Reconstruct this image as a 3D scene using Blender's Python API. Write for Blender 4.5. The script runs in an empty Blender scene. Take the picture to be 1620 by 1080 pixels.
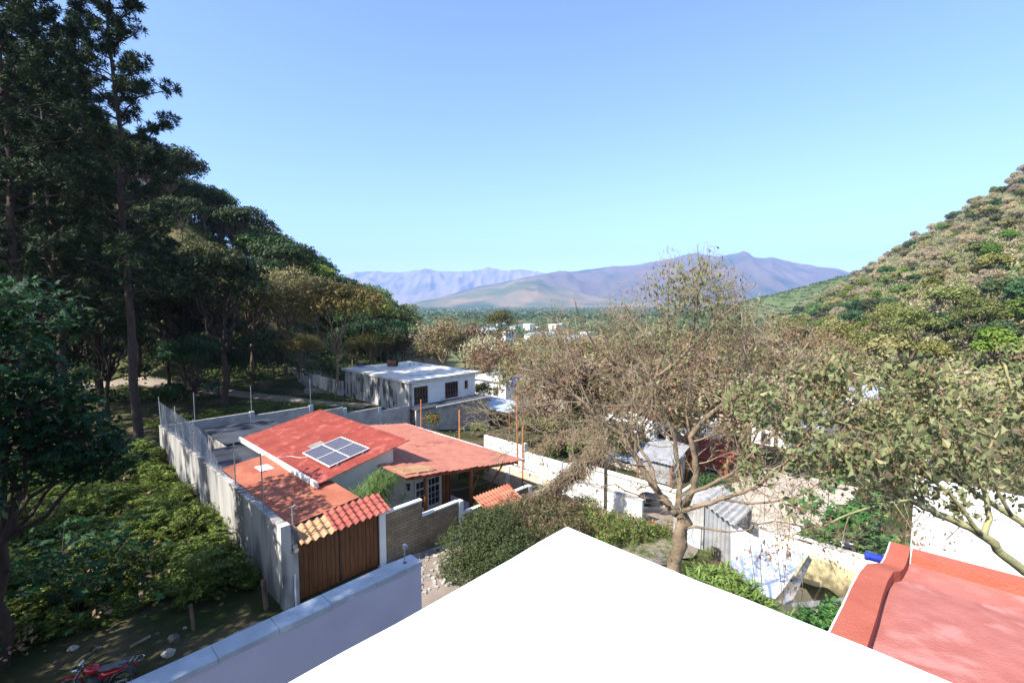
import bpy, math, random
import numpy as np
from mathutils import Vector, noise
R = math.radians
sc = bpy.context.scene

# ---------------------------------------------------------------- camera, sky, sun, exposure
AZ = R(43.6)                       # the street grid: u runs right-back, v runs left-back
UX, UY = math.sin(AZ), math.cos(AZ)
VX, VY = -math.cos(AZ), math.sin(AZ)
CAMZ = 11.0
PITCH = math.atan(60 / 750)
cam_d = bpy.data.cameras.new("camera"); cam = bpy.data.objects.new("camera", cam_d)
sc.collection.objects.link(cam); sc.camera = cam
cam.location = (0, 0, CAMZ); cam.rotation_euler = (R(90) - PITCH, 0, 0)
cam_d.sensor_width = 36; cam_d.lens = 36 * 750 / 1620
cam_d.clip_start = 0.1; cam_d.clip_end = 60000

SUN_AZ, SUN_EL = R(-131), R(46)     # azimuth clockwise from +Y
sx, sy, sz = math.sin(SUN_AZ) * math.cos(SUN_EL), math.cos(SUN_AZ) * math.cos(SUN_EL), math.sin(SUN_EL)
world = bpy.data.worlds.new("World"); sc.world = world; world.use_nodes = True
wt = world.node_tree
sky = wt.nodes.new("ShaderNodeTexSky"); sky.sky_type = 'NISHITA'; sky.sun_disc = False
sky.sun_elevation = SUN_EL; sky.sun_rotation = SUN_AZ
sky.altitude = 1200; sky.air_density = 1.0; sky.dust_density = 2.4; sky.ozone_density = 4.2
bg = wt.nodes["Background"]; bg.inputs[1].default_value = 0.15
wt.links.new(sky.outputs[0], bg.inputs[0])
sl = bpy.data.lights.new("sun", 'SUN'); sl.energy = 4.9; sl.angle = R(0.5); sl.color = (1, 0.95, 0.87)
so = bpy.data.objects.new("sun", sl); sc.collection.objects.link(so)
so.rotation_euler = Vector((sx, sy, sz)).to_track_quat('Z', 'Y').to_euler()
vs = sc.view_settings
vs.view_transform = 'Standard'; vs.look = 'None'; vs.gamma = 1; vs.exposure = 1.17
sc.cycles.use_denoising = True
sc.cycles.max_bounces = 6; sc.cycles.transparent_max_bounces = 8; sc.cycles.volume_bounces = 1

# ---------------------------------------------------------------- helpers
COL = sc.collection
def W(u, v, z): return (u * UX + v * VX, u * UY + v * VY, z)
def ray(px, py):
    x = (px - 810) / 750; y = -(py - 540) / 750
    return np.array([x, math.cos(PITCH) + y * math.sin(PITCH), -math.sin(PITCH) + y * math.cos(PITCH)])
def at(px, py, d):                  # world point seen at (px,py) at ground distance d in front
    r = ray(px, py); t = d / r[1]
    return (r[0] * t, d, CAMZ + r[2] * t)

def tag(o, label=None, cat=None, group=None, kind=None):
    if label: o["label"] = label
    if cat: o["category"] = cat
    if group: o["group"] = group
    if kind: o["kind"] = kind
    return o
def thing(name, label, cat, loc=(0, 0, 0), group=None, rz=0, s=1):
    o = bpy.data.objects.new(name, None); COL.objects.link(o); o.location = loc
    o.rotation_euler = (0, 0, rz); o.scale = (s, s, s); o.empty_display_size = .3
    return tag(o, label, cat, group)
def root_loc(p):
    l = Vector((0, 0, 0))
    while p is not None: l = l + p.location; p = p.parent
    return l
class MB:
    def __init__(s): s.v = []; s.f = []; s.m = []; s.mi = 0
    def quad(s, *p):
        n = len(s.v); s.v += [tuple(q) for q in p]; s.f.append(tuple(range(n, n + len(p)))); s.m.append(s.mi)
    def box(s, u0, u1, v0, v1, z0, z1):
        n = len(s.v)
        for z in (z0, z1):
            for a, b in ((u0, v0), (u1, v0), (u1, v1), (u0, v1)): s.v.append(W(a, b, z))
        for f in ((3, 2, 1, 0), (4, 5, 6, 7), (0, 1, 5, 4), (1, 2, 6, 5), (2, 3, 7, 6), (3, 0, 4, 7)):
            s.f.append(tuple(n + i for i in f)); s.m.append(s.mi)
        return s
    def hexa(s, b, t):              # 4 bottom pts, 4 top pts (world)
        n = len(s.v); s.v += [tuple(q) for q in b] + [tuple(q) for q in t]
        for f in ((3, 2, 1, 0), (4, 5, 6, 7), (0, 1, 5, 4), (1, 2, 6, 5), (2, 3, 7, 6), (3, 0, 4, 7)):
            s.f.append(tuple(n + i for i in f)); s.m.append(s.mi)
        return s
    def tube(s, pts, rad, k=8, cap=True):
        pts = [Vector(p) for p in pts]
        if not hasattr(rad, '__len__'): rad = [rad] * len(pts)
        n0 = len(s.v); ref = None
        for i, p in enumerate(pts):
            d = (pts[min(i + 1, len(pts) - 1)] - pts[max(i - 1, 0)]).normalized()
            if ref is None:
                ref = d.orthogonal().normalized()
            a = (ref - d * ref.dot(d))
            a = a.normalized() if a.length > 1e-6 else d.orthogonal().normalized()
            ref = a; b = d.cross(a)
            for j in range(k):
                t = 2 * math.pi * j / k
                s.v.append(tuple(p + (a * math.cos(t) + b * math.sin(t)) * rad[i]))
        for i in range(len(pts) - 1):
            for j in range(k):
                q = (j + 1) % k
                s.f.append((n0 + i * k + j, n0 + i * k + q, n0 + (i + 1) * k + q, n0 + (i + 1) * k + j)); s.m.append(s.mi)
        if cap:
            s.f.append(tuple(n0 + j for j in reversed(range(k)))); s.m.append(s.mi)
            s.f.append(tuple(n0 + (len(pts) - 1) * k + j for j in range(k))); s.m.append(s.mi)
        return s
    def build(s, name, mats, parent=None, smooth=False, label=None):
        me = bpy.data.meshes.new(name)
        off = root_loc(parent)
        rot = 0
        vv = [(x - off.x, y - off.y, z - off.z) for x, y, z in s.v]
        me.from_pydata(vv, [], s.f)
        if not isinstance(mats, (list, tuple)): mats = [mats]
        for m in mats: me.materials.append(m)
        if len(mats) > 1: me.polygons.foreach_set("material_index", s.m)
        if smooth: me.polygons.foreach_set("use_smooth", [True] * len(me.polygons))
        me.validate(); me.update()
        o = bpy.data.objects.new(name, me); COL.objects.link(o); o.parent = parent
        if label: o["label"] = label
        return o
def np_mesh(name, verts, faces, mat, parent=None, smooth=False, local=False, k=None):
    """verts (N,3); faces (M,k) ; coordinates are local if local else world"""
    verts = np.asarray(verts, dtype=np.float32)
    faces = np.asarray(faces, dtype=np.int32)
    if not local:
        o = root_loc(parent); verts = verts - np.array([o.x, o.y, o.z], dtype=np.float32)
    k = faces.shape[1]
    me = bpy.data.meshes.new(name)
    me.vertices.add(len(verts)); me.vertices.foreach_set("co", verts.ravel())
    me.loops.add(faces.size); me.loops.foreach_set("vertex_index", faces.ravel())
    me.polygons.add(len(faces))
    me.polygons.foreach_set("loop_start", np.arange(0, faces.size, k, dtype=np.int32))
    me.polygons.foreach_set("use_smooth", np.full(len(faces), bool(smooth)))
    for m in (mat if isinstance(mat, (list, tuple)) else [mat]): me.materials.append(m)
    me.update(calc_edges=True)
    ob = bpy.data.objects.new(name, me); COL.objects.link(ob); ob.parent = parent
    return ob
def copy_tree(o, parent=None):
    c = o.copy(); COL.objects.link(c)
    if parent is not None: c.parent = parent
    for ch in [x for x in KIDS.get(o.name, [])]: copy_tree(ch, c)
    return c
KIDS = {}
def index_kids(root):
    KIDS[root.name] = list(root.children)
    for c in root.children: index_kids(c)

# ---------------------------------------------------------------- materials
def mat(name, c1, c2=None, scale=3.0, rough=.85, bump=0.0, bscale=None, spec=.3, metal=0, c3=None, s3=.6, t3=.55, streak=None, detail=6, lo=.35, hi=.65):
    m = bpy.data.materials.new(name); m.use_nodes = True; nt = m.node_tree; N = nt.nodes; L = nt.links
    b = N["Principled BSDF"]; b.inputs["Roughness"].default_value = rough; b.inputs["Metallic"].default_value = metal
    b.inputs["Specular IOR Level"].default_value = spec
    tc = N.new("ShaderNodeTexCoord"); vec = tc.outputs["Object"]
    if streak:
        mp = N.new("ShaderNodeMapping"); mp.inputs["Scale"].default_value = streak; L.new(vec, mp.inputs[0]); vec = mp.outputs[0]
    if c2 is None:
        c2 = tuple(x * .85 for x in c1)
    n = N.new("ShaderNodeTexNoise"); n.inputs["Scale"].default_value = scale; n.inputs["Detail"].default_value = detail; L.new(vec, n.inputs[0])
    r = N.new("ShaderNodeValToRGB"); r.color_ramp.elements[0].position = lo; r.color_ramp.elements[1].position = hi
    r.color_ramp.elements[0].color = (*c1, 1); r.color_ramp.elements[1].color = (*c2, 1)
    L.new(n.outputs[0], r.inputs[0]); out = r.outputs[0]
    if c3:
        n3 = N.new("ShaderNodeTexNoise"); n3.inputs["Scale"].default_value = s3; n3.inputs["Detail"].default_value = 8; L.new(vec, n3.inputs[0])
        r3 = N.new("ShaderNodeValToRGB"); r3.color_ramp.elements[0].position = t3; r3.color_ramp.elements[1].position = t3 + .12
        L.new(n3.outputs[0], r3.inputs[0])
        mx = N.new("ShaderNodeMix"); mx.data_type = 'RGBA'; L.new(r3.outputs[0], mx.inputs[0]); L.new(out, mx.inputs[6]); mx.inputs[7].default_value = (*c3, 1); out = mx.outputs[2]
    L.new(out, b.inputs["Base Color"])
    if bump:
        nb = N.new("ShaderNodeTexNoise"); nb.inputs["Scale"].default_value = bscale or scale * 4; nb.inputs["Detail"].default_value = 5; L.new(vec, nb.inputs[0])
        bp = N.new("ShaderNodeBump"); bp.inputs["Strength"].default_value = bump; bp.inputs["Distance"].default_value = .05
        L.new(nb.outputs[0], bp.inputs["Height"]); L.new(bp.outputs[0], b.inputs["Normal"])
    return m
def brick_mat(name, c1, c2, mortar, bw=.4, bh=.2, ms=.012, axis='u', bump=.3):
    """brick courses on a wall: u (or v) and z from the object's own coordinates"""
    m = bpy.data.materials.new(name); m.use_nodes = True; nt = m.node_tree; N = nt.nodes; L = nt.links
    b = N["Principled BSDF"]; b.inputs["Roughness"].default_value = .9; b.inputs["Specular IOR Level"].default_value = .2
    g = N.new("ShaderNodeNewGeometry"); 
    dots = []
    for vec in (((UX, UY, 0) if axis == 'u' else (VX, VY, 0)),):
        d = N.new("ShaderNodeVectorMath"); d.operation = 'DOT_PRODUCT'; L.new(g.outputs["Position"], d.inputs[0]); d.inputs[1].default_value = vec; dots.append(d)
    sp = N.new("ShaderNodeSeparateXYZ"); L.new(g.outputs["Position"], sp.inputs[0])
    cb = N.new("ShaderNodeCombineXYZ"); L.new(dots[0].outputs["Value"], cb.inputs[0]); L.new(sp.outputs[2], cb.inputs[1])
    br = N.new("ShaderNodeTexBrick"); L.new(cb.outputs[0], br.inputs["Vector"])
    br.inputs["Color1"].default_value = (*c1, 1); br.inputs["Color2"].default_value = (*c2, 1); br.inputs["Mortar"].default_value = (*mortar, 1)
    br.inputs["Scale"].default_value = 1; br.inputs["Mortar Size"].default_value = ms; br.inputs["Brick Width"].default_value = bw; br.inputs["Row Height"].default_value = bh
    n = N.new("ShaderNodeTexNoise"); n.inputs["Scale"].default_value = 1.4; n.inputs["Detail"].default_value = 8; L.new(g.outputs["Position"], n.inputs[0])
    mr = N.new("ShaderNodeMapRange"); mr.inputs[1].default_value = .3; mr.inputs[2].default_value = .7; mr.inputs[3].default_value = .72; mr.inputs[4].default_value = 1.12; L.new(n.outputs[0], mr.inputs[0])
    mx = N.new("ShaderNodeMix"); mx.data_type = 'RGBA'; mx.blend_type = 'MULTIPLY'; mx.inputs[0].default_value = 1; L.new(br.outputs[0], mx.inputs[6]); L.new(mr.outputs[0], mx.inputs[7])
    L.new(mx.outputs[2], b.inputs["Base Color"])
    bp = N.new("ShaderNodeBump"); bp.inputs["Strength"].default_value = bump; bp.inputs["Distance"].default_value = .02; bp.invert = True
    L.new(br.outputs["Fac"], bp.inputs["Height"]); L.new(bp.outputs[0], b.inputs["Normal"])
    return m
def leaf_mat(name, c1, c2, c3=None, trans=.3, rough=.6, p=.5, objvar=.0):
    """foliage: each leaf takes its own colour between c1 and c2 (some c3)"""
    m = bpy.data.materials.new(name); m.use_nodes = True; nt = m.node_tree; N = nt.nodes; L = nt.links
    for x in list(N): N.remove(x)
    out = N.new("ShaderNodeOutputMaterial")
    g = N.new("ShaderNodeNewGeometry")
    r = N.new("ShaderNodeValToRGB"); r.color_ramp.elements[0].color = (*c1, 1); r.color_ramp.elements[1].color = (*c2, 1)
    r.color_ramp.elements[0].position = 0; r.color_ramp.elements[1].position = .8
    if c3:
        e = r.color_ramp.elements.new(.98); e.color = (*c3, 1); r.color_ramp.elements[1].position = .85
    L.new(g.outputs["Random Per Island"], r.inputs[0]); col = r.outputs[0]
    tc = N.new("ShaderNodeTexCoord")
    if objvar:
        oi = N.new("ShaderNodeObjectInfo")
        hs = N.new("ShaderNodeHueSaturation")
        m1 = N.new("ShaderNodeMapRange"); m1.inputs[3].default_value = .5 - objvar * .1; m1.inputs[4].default_value = .5 + objvar * .1; L.new(oi.outputs["Random"], m1.inputs[0]); L.new(m1.outputs[0], hs.inputs[0])
        mm = N.new("ShaderNodeMath"); mm.operation = 'MULTIPLY'; mm.inputs[1].default_value = 7.31; L.new(oi.outputs["Random"], mm.inputs[0])
        fr = N.new("ShaderNodeMath"); fr.operation = 'FRACT'; L.new(mm.outputs[0], fr.inputs[0])
        m2 = N.new("ShaderNodeMapRange"); m2.inputs[3].default_value = 1 - objvar * .5; m2.inputs[4].default_value = 1 + objvar * .6; L.new(fr.outputs[0], m2.inputs[0]); L.new(m2.outputs[0], hs.inputs[2])
        L.new(col, hs.inputs[4]); col = hs.outputs[0]
    d = N.new("ShaderNodeBsdfPrincipled"); d.inputs["Roughness"].default_value = rough; d.inputs["Specular IOR Level"].default_value = .25; L.new(col, d.inputs["Base Color"])
    if trans > 0:
        t = N.new("ShaderNodeBsdfTranslucent"); L.new(col, t.inputs[0]); ms = N.new("ShaderNodeMixShader"); ms.inputs[0].default_value = trans
        L.new(d.outputs[0], ms.inputs[1]); L.new(t.outputs[0], ms.inputs[2]); L.new(ms.outputs[0], out.inputs[0])
    else: L.new(d.outputs[0], out.inputs[0])
    return m
def glass_mat(name, c=(.02, .025, .03)):
    m = mat(name, c, tuple(x * 1.3 for x in c), rough=.08, spec=.8); return m

M = dict(
    white=mat("white_paint", (.80, .80, .79), (.72, .72, .70), 2, c3=(.48, .46, .43), s3=.9, t3=.6, bump=.15),
    whiteroof=mat("white_roof_paint", (.84, .84, .84), (.80, .80, .79), 1.5, rough=.7, bump=.08),
    parapet=mat("lilac_plaster", (.56, .52, .60), (.50, .46, .55), 1.2, bump=.12, c3=(.45, .42, .5), s3=.7, t3=.58),
    coping=mat("coping_cement", (.42, .46, .50), (.34, .37, .40), 3, bump=.2, c3=(.55, .57, .58), s3=2.2, t3=.58),
    cement=mat("stain_shade_cement", (.37, .35, .32), (.25, .24, .225), 1.5, bump=.3, c3=(.14, .13, .12), s3=1.3, t3=.46, streak=(1, 1, .18)),  # dark upright streaks paint in the trees' shade on the wall, besides stains
    cement2=mat("stained_cement_pale", (.58, .56, .50), (.42, .40, .36), 1.2, bump=.3, c3=(.13, .125, .12), s3=1.3, t3=.53, streak=(1, 1, .2)),
    concrete=mat("concrete", (.42, .41, .39), (.32, .31, .30), 2.5, bump=.3, c3=(.2, .2, .19), s3=.8, t3=.6),
    grime_dapple=mat("grimy_dappled_plaster", (.50, .48, .44), (.34, .33, .31), 1.6, bump=.3, c3=(.09, .085, .08), s3=1.7, t3=.50, streak=(1, 1, .34)),  # dark streaks are dirt plus dappled tree shade put into the colour
    darkstone=mat("dark_stone", (.12, .11, .10), (.07, .065, .06), 3, bump=.5),
    roofslab=mat("weathered_roof_slab", (.66, .63, .58), (.52, .50, .46), .9, bump=.2, c3=(.2, .195, .19), s3=.5, t3=.56),
    red=mat("red_roof_sheet", (.32, .07, .048), (.25, .05, .035), 1.2, rough=.6, spec=.35, c3=(.43, .125, .10), s3=2.0, t3=.56),
    red2=mat("salmon_roof_sheet", (.43, .175, .12), (.34, .13, .09), 1.6, rough=.7, c3=(.32, .10, .075), s3=1.9, t3=.62),
    red3=mat("faded_orange_roof_sheet", (.41, .15, .09), (.32, .105, .06), .9, rough=.75, c3=(.30, .08, .055), s3=1.1, t3=.55),
    tile=mat("red_clay_sheet", (.34, .085, .06), (.25, .06, .045), 2, rough=.7),
    tiletan=mat("tan_clay_sheet", (.44, .26, .14), (.33, .18, .09), 2, rough=.8, c3=(.22, .12, .07), s3=1.6, t3=.58),
    fascia=mat("fascia_paint", (.70, .69, .66), (.58, .56, .53), 3, c3=(.3, .28, .26), s3=1.5, t3=.62),
    cream=mat("cream_plaster", (.72, .66, .58), (.66, .60, .52), 1.2, bump=.1),
    darkroof=mat("dark_slab_roof", (.055, .06, .075), (.035, .04, .05), 1.2, rough=.8),  # one even dark blue-grey tone
    wood=mat("gate_wood", (.17, .065, .022), (.09, .032, .012), 6, rough=.45, spec=.4, streak=(3, 3, .25), bump=.1),
    post=mat("varnished_post", (.30, .10, .03), (.20, .06, .02), 5, rough=.5, streak=(2, 2, .3)),
    pole=mat("orange_wood_pole", (.46, .19, .08), (.34, .13, .05), 5, streak=(2, 2, .3)),
    dark=mat("dark_metal", (.02, .02, .022), (.03, .03, .03), 5, rough=.5, spec=.5),
    steel=mat("galvanised_steel", (.42, .44, .47), (.30, .32, .34), 5, rough=.45, metal=.6),
    grass=mat("lawn", (.05, .10, .018), (.03, .07, .012), 6, bump=.5, bscale=40),
    floor=mat("terrace_tile", (.45, .36, .42), (.38, .30, .36), 2, rough=.5),
    glass=glass_mat("window_glass"),
    dirt=mat("dirt_road", (.27, .22, .175), (.19, .155, .12), .6, bump=.4, bscale=3, c3=(.16, .15, .09), s3=.25, t3=.55),
    paveyard=mat("yard_slab", (.50, .42, .34), (.42, .35, .28), .8, bump=.2, c3=(.33, .28, .22), s3=.5, t3=.55),
    bark=mat("bark", (.20, .14, .095), (.10, .07, .05), 5, bump=.8, bscale=14, streak=(1, 1, .3), c3=(.05, .04, .03), s3=2.5, t3=.6),
    barkpale=mat("pale_bark", (.24, .18, .12), (.14, .105, .07), 3, bump=.5, bscale=12, c3=(.12, .10, .07), s3=1.6, t3=.57),
    barkgreen=mat("greenish_bark", (.34, .32, .16), (.22, .20, .10), 3, bump=.4, bscale=12, c3=(.06, .05, .035), s3=2.5, t3=.58),
    barkdark=mat("dark_bark", (.075, .05, .04), (.04, .03, .025), 4, bump=.8, bscale=10, streak=(1, 1, .3)),
    twig=mat("twigs", (.32, .255, .17), (.20, .155, .105), 2),
    rock=mat("rubble_stone", (.40, .37, .33), (.28, .26, .23), 3, bump=.5),
    rust=mat("rusty_iron", (.25, .10, .055), (.14, .06, .035), 6, rough=.8),
    blue=mat("blue_paint", (.02, .045, .38), (.015, .03, .28), 4, rough=.35, spec=.5, c3=(.3, .3, .4), s3=8, t3=.66),
    redpaint=mat("red_roof_paint", (.42, .115, .072), (.36, .092, .056), 3, rough=.8, bump=.35, bscale=60, c3=(.36, .085, .055), s3=5, t3=.58),
    pinkpaint=mat("weathered_pink_red_paint", (.42, .15, .12), (.36, .115, .09), 5, rough=.75, bump=.3, bscale=50, c3=(.47, .20, .17), s3=4.0, t3=.56),
    plaster_y=mat("yellow_plaster", (.66, .56, .32), (.56, .47, .26), 1, bump=.2),
    canvas=mat("white_canvas", (.78, .79, .80), (.70, .71, .73), .8, rough=.9, bump=.15, bscale=3),
    greycanvas=mat("grey_canvas", (.30, .29, .27), (.24, .23, .22), 2, rough=.9),
    bluemetal=mat("pale_blue_metal_roof", (.50, .58, .70), (.40, .47, .58), 1.5, rough=.5, metal=.2),
    zinc=mat("zinc_sheet", (.45, .46, .48), (.33, .34, .36), 1.5, rough=.5, metal=.4, c3=(.22, .18, .15), s3=1, t3=.6),
    fibro=mat("fibre_cement_sheet", (.40, .39, .37), (.28, .27, .26), 2, rough=.9, c3=(.15, .14, .13), s3=1.5, t3=.58),
    orange=mat("orange_cloth", (.75, .16, .03), (.6, .12, .02), 4),
    black=mat("black_plastic", (.015, .015, .017), (.03, .03, .035), 6, rough=.35, spec=.5),
    redbike=mat("red_enamel", (.42, .01, .015), (.36, .01, .012), 4, rough=.15, spec=.7),
    seat=mat("grey_vinyl", (.16, .17, .19), (.11, .12, .13), 6, rough=.5),
    chrome=mat("chrome", (.7, .72, .75), (.6, .62, .65), 4, rough=.15, metal=1),
    yellow=mat("yellow_wall_paint", (.75, .45, .05), (.65, .38, .04), 2),
)
M['brickg'] = brick_mat("tan_grey_block", (.34, .26, .165), (.25, .19, .12), (.17, .135, .095), .4, .15, .012, 'u')
M['blockg'] = brick_mat("grey_block", (.44, .41, .39), (.36, .34, .325), (.47, .45, .42), .4, .2, .012, 'u')
M['tanbrick'] = brick_mat("tan_brick", (.66, .50, .33), (.58, .43, .28), (.72, .64, .52), .4, .2, .02, 'v')
# tile roof with courses lives in geometry; solar cells drawn as a grid of cells
def solar():
    m = bpy.data.materials.new("solar_cells"); m.use_nodes = True; N = m.node_tree.nodes; L = m.node_tree.links; b = N["Principled BSDF"]
    b.inputs["Roughness"].default_value = .35; b.inputs["Specular IOR Level"].default_value = .25
    tc = N.new("ShaderNodeUVMap"); br = N.new("ShaderNodeTexBrick"); L.new(tc.outputs[0], br.inputs["Vector"]); br.offset = 0
    br.inputs["Scale"].default_value = 1; br.inputs["Brick Width"].default_value = .158; br.inputs["Row Height"].default_value = .158; br.inputs["Mortar Size"].default_value = .007
    br.inputs["Color1"].default_value = (.05, .05, .075, 1); br.inputs["Color2"].default_value = (.065, .065, .09, 1); br.inputs["Mortar"].default_value = (.24, .25, .28, 1)
    L.new(br.outputs[0], b.inputs["Base Color"]); return m
M['solar'] = solar()

# leaf colours
LF = dict(
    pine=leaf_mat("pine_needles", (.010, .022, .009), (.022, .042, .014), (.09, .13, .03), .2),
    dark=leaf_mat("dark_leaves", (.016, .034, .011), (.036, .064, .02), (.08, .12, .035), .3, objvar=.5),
    hilldark=leaf_mat("deep_green_leaves", (.035, .07, .028), (.075, .12, .045), (.13, .17, .06), .3, objvar=.5),
    hill=leaf_mat("hill_leaves", (.075, .11, .03), (.155, .20, .055), (.24, .26, .08), .3, objvar=.8),
    hillolive=leaf_mat("pale_olive_leaves", (.19, .19, .07), (.33, .31, .12), (.38, .30, .14), .3, objvar=.4),
    tan=leaf_mat("tan_leaves", (.34, .27, .17), (.50, .41, .26), (.34, .36, .14), .3, objvar=.3),
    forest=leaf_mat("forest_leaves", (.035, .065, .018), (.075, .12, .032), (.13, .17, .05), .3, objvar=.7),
    olive=leaf_mat("olive_leaves", (.10, .095, .022), (.19, .165, .042), (.28, .17, .07), .3, objvar=.3),
    brown=leaf_mat("brown_leaves", (.145, .105, .055), (.26, .20, .105), (.17, .22, .06), .25, objvar=.5),
    drytwig=leaf_mat("dry_twigs", (.24, .20, .125), (.38, .325, .21), (.25, .27, .10), .1, objvar=.4),
    lime=leaf_mat("lime_leaves", (.09, .15, .02), (.17, .24, .04), (.28, .30, .05), .35, objvar=.4),
    herb=leaf_mat("undergrowth_leaves", (.045, .078, .012), (.17, .22, .04), (.26, .34, .10), .35),
    weeds=leaf_mat("grassy_weeds", (.08, .14, .02), (.16, .22, .05), (.26, .26, .08), .35),
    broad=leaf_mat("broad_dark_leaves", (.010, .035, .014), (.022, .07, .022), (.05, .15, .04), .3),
    vine=leaf_mat("vine_leaves", (.03, .05, .015), (.08, .11, .035), (.14, .12, .06), .3),
    deadvine=leaf_mat("dead_vine", (.20, .12, .065), (.34, .23, .14), (.40, .30, .18), .2),
    heart=leaf_mat("drooping_green_leaves", (.12, .145, .055), (.26, .28, .13), (.36, .33, .17), .35),
    curled=leaf_mat("curled_dry_leaves", (.14, .08, .045), (.25, .15, .09), (.2, .2, .07), .2),
    lance=leaf_mat("lance_leaves", (.12, .20, .04), (.24, .34, .09), (.36, .42, .14), .4),
    castor=leaf_mat("castor_leaves", (.04, .12, .03), (.10, .22, .06), (.18, .30, .08), .35),
    papyrus=leaf_mat("papyrus_threads", (.08, .15, .03), (.18, .27, .08), (.28, .34, .12), .3),
    banana=leaf_mat("banana_leaf", (.05, .16, .03), (.08, .22, .05), None, .4),
    farwood=leaf_mat("valley_leaves", (.035, .07, .025), (.07, .11, .04), (.13, .13, .06), .2),
    flower=leaf_mat("red_flowers", (.45, .05, .04), (.6, .1, .06), None, .3),
    yflower=leaf_mat("yellow_flowers", (.6, .42, .03), (.7, .5, .05), None, .3),
)
# ---------------------------------------------------------------- foliage generators
def unit(rng, n):
    d = rng.normal(size=(n, 3)); return d / np.linalg.norm(d, axis=1)[:, None]
def leaves(c, nrm, L, Wd, rng, tang=None, fold=False):
    """diamond leaves: centres c, normals nrm, lengths L"""
    n = len(c)
    if tang is None: tang = unit(rng, n)
    t = tang - nrm * np.sum(tang * nrm, axis=1)[:, None]; t /= (np.linalg.norm(t, axis=1)[:, None] + 1e-9)
    b = np.cross(nrm, t)
    L = (np.ones(n) * L)[:, None]; Wd = (np.ones(n) * Wd)[:, None]
    v = np.stack([c - t * L / 2, c + b * Wd / 2 + t * L * .05, c + t * L / 2, c - b * Wd / 2 + t * L * .05], axis=1)
    if fold: v[:, 1] += nrm * Wd * .3; v[:, 3] += nrm * Wd * .3
    f = np.arange(4 * n).reshape(n, 4)
    return v.reshape(-1, 3), f
def join(parts):
    vs, fs, o = [], [], 0
    for v, f in parts: vs.append(v); fs.append(f + o); o += len(v)
    return np.concatenate(vs), np.concatenate(fs)
def frusta(segs, k=3):
    """segs: (n,8) p0 p1 r0 r1 -> open prisms"""
    s = np.asarray(segs); p0 = s[:, 0:3]; p1 = s[:, 3:6]; r0 = s[:, 6:7]; r1 = s[:, 7:8]
    d = p1 - p0; d /= (np.linalg.norm(d, axis=1)[:, None] + 1e-9)
    ref = np.where(np.abs(d[:, 2:3]) > .9, np.array([[1., 0, 0]]), np.array([[0, 0, 1.]]))
    a = np.cross(d, ref); a /= np.linalg.norm(a, axis=1)[:, None]; b = np.cross(d, a)
    ring = []
    for p, r in ((p0, r0), (p1, r1)):
        for j in range(k):
            t = 2 * math.pi * j / k; ring.append(p + (a * math.cos(t) + b * math.sin(t)) * r)
    v = np.stack(ring, axis=1); n = len(s)
    f = []
    for j in range(k):
        q = (j + 1) % k; f.append(np.array([j, q, k + q, k + j]))
    f = np.stack(f)[None] + (np.arange(n) * 2 * k)[:, None, None]
    return v.reshape(-1, 3), f.reshape(-1, 4)
def crown(n, lobes, leaf, seed, flat=.6, asp=.6, shell=.45, up=.4):
    rng = np.random.default_rng(seed)
    lob = np.array([l[:3] for l in lobes]); rad = np.array([l[3] for l in lobes])
    p = rad ** 2; p = p / p.sum(); idx = rng.choice(len(lob), n, p=p)
    d = unit(rng, n); d[:, 2] = np.abs(d[:, 2]) * np.where(rng.random(n) < .8, 1, -1)
    rr = 1 - shell * rng.random(n) ** 1.5
    # ragged surface
    rr *= 1 + .18 * np.sin(d[:, 0] * 7 + idx * 1.7) * np.cos(d[:, 1] * 6 + idx)
    off = d * (rad[idx] * rr)[:, None]; off[:, 2] *= flat
    c = lob[idx] + off
    nrm = d * .7 + unit(rng, n) * .8; nrm[:, 2] += up; nrm /= np.linalg.norm(nrm, axis=1)[:, None]
    s = leaf * (.6 + .8 * rng.random(n))
    return leaves(c, nrm, s, s * asp, rng)
def make_lobes(rx, rz, n, seed, z0, lr=.42, flat=1.0):
    rng = random.Random(seed); out = []
    for i in range(n):
        a = 2.4 * i + rng.uniform(-.4, .4); q = math.sqrt((i + .4) / n) * .78
        z = z0 + rz * (1 - q * q) * rng.uniform(.75, 1.1) + rng.uniform(-.12, .12) * rz
        out.append((math.cos(a) * q * rx, math.sin(a) * q * rx, z, rx * lr * rng.uniform(.55, 1.3)))
    return out
def limb_segs(p0, p1, r0, r1, rng, n=5, wob=.08, sag=0):
    p0 = np.array(p0, float); p1 = np.array(p1, float); L = np.linalg.norm(p1 - p0); out = []; prev = p0
    for i in range(1, n + 1):
        t = i / n; q = p0 + (p1 - p0) * t + rng.normal(size=3) * wob * L * (0 if i == n else 1) * .6; q[2] += sag * math.sin(math.pi * t)
        ra = r0 + (r1 - r0) * (t - 1 / n); rb = r0 + (r1 - r0) * t
        out.append([*prev, *q, ra, rb]); prev = q
    return out
def grow(p, d, L, r, lev, rng, segs, tips, up=.15, spread=.7, ns=4, kids=3, shrink=.62, minr=.003):
    """recursive branching; appends segments and tip points"""
    p = np.array(p, float); d = np.array(d, float); d /= np.linalg.norm(d)
    step = L / ns
    for i in range(ns):
        d = d + rng.normal(size=3) * .16 + np.array([0, 0, up * .25]); d /= np.linalg.norm(d)
        q = p + d * step; r2 = max(r * .86, minr)
        segs.append([*p, *q, r, r2]); p = q; r = r2
        if lev > 0 and i >= 1:
            for k in range(1 if i < ns - 1 else kids):
                e = d + unit(rng, 1)[0] * spread + np.array([0, 0, up]); 
                grow(p, e, L * shrink * rng.uniform(.75, 1.2), max(r * .62, minr), lev - 1, rng, segs, tips, up, spread, ns, kids, shrink, minr)
        if lev <= 1: tips.append((*p, *d))
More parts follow.
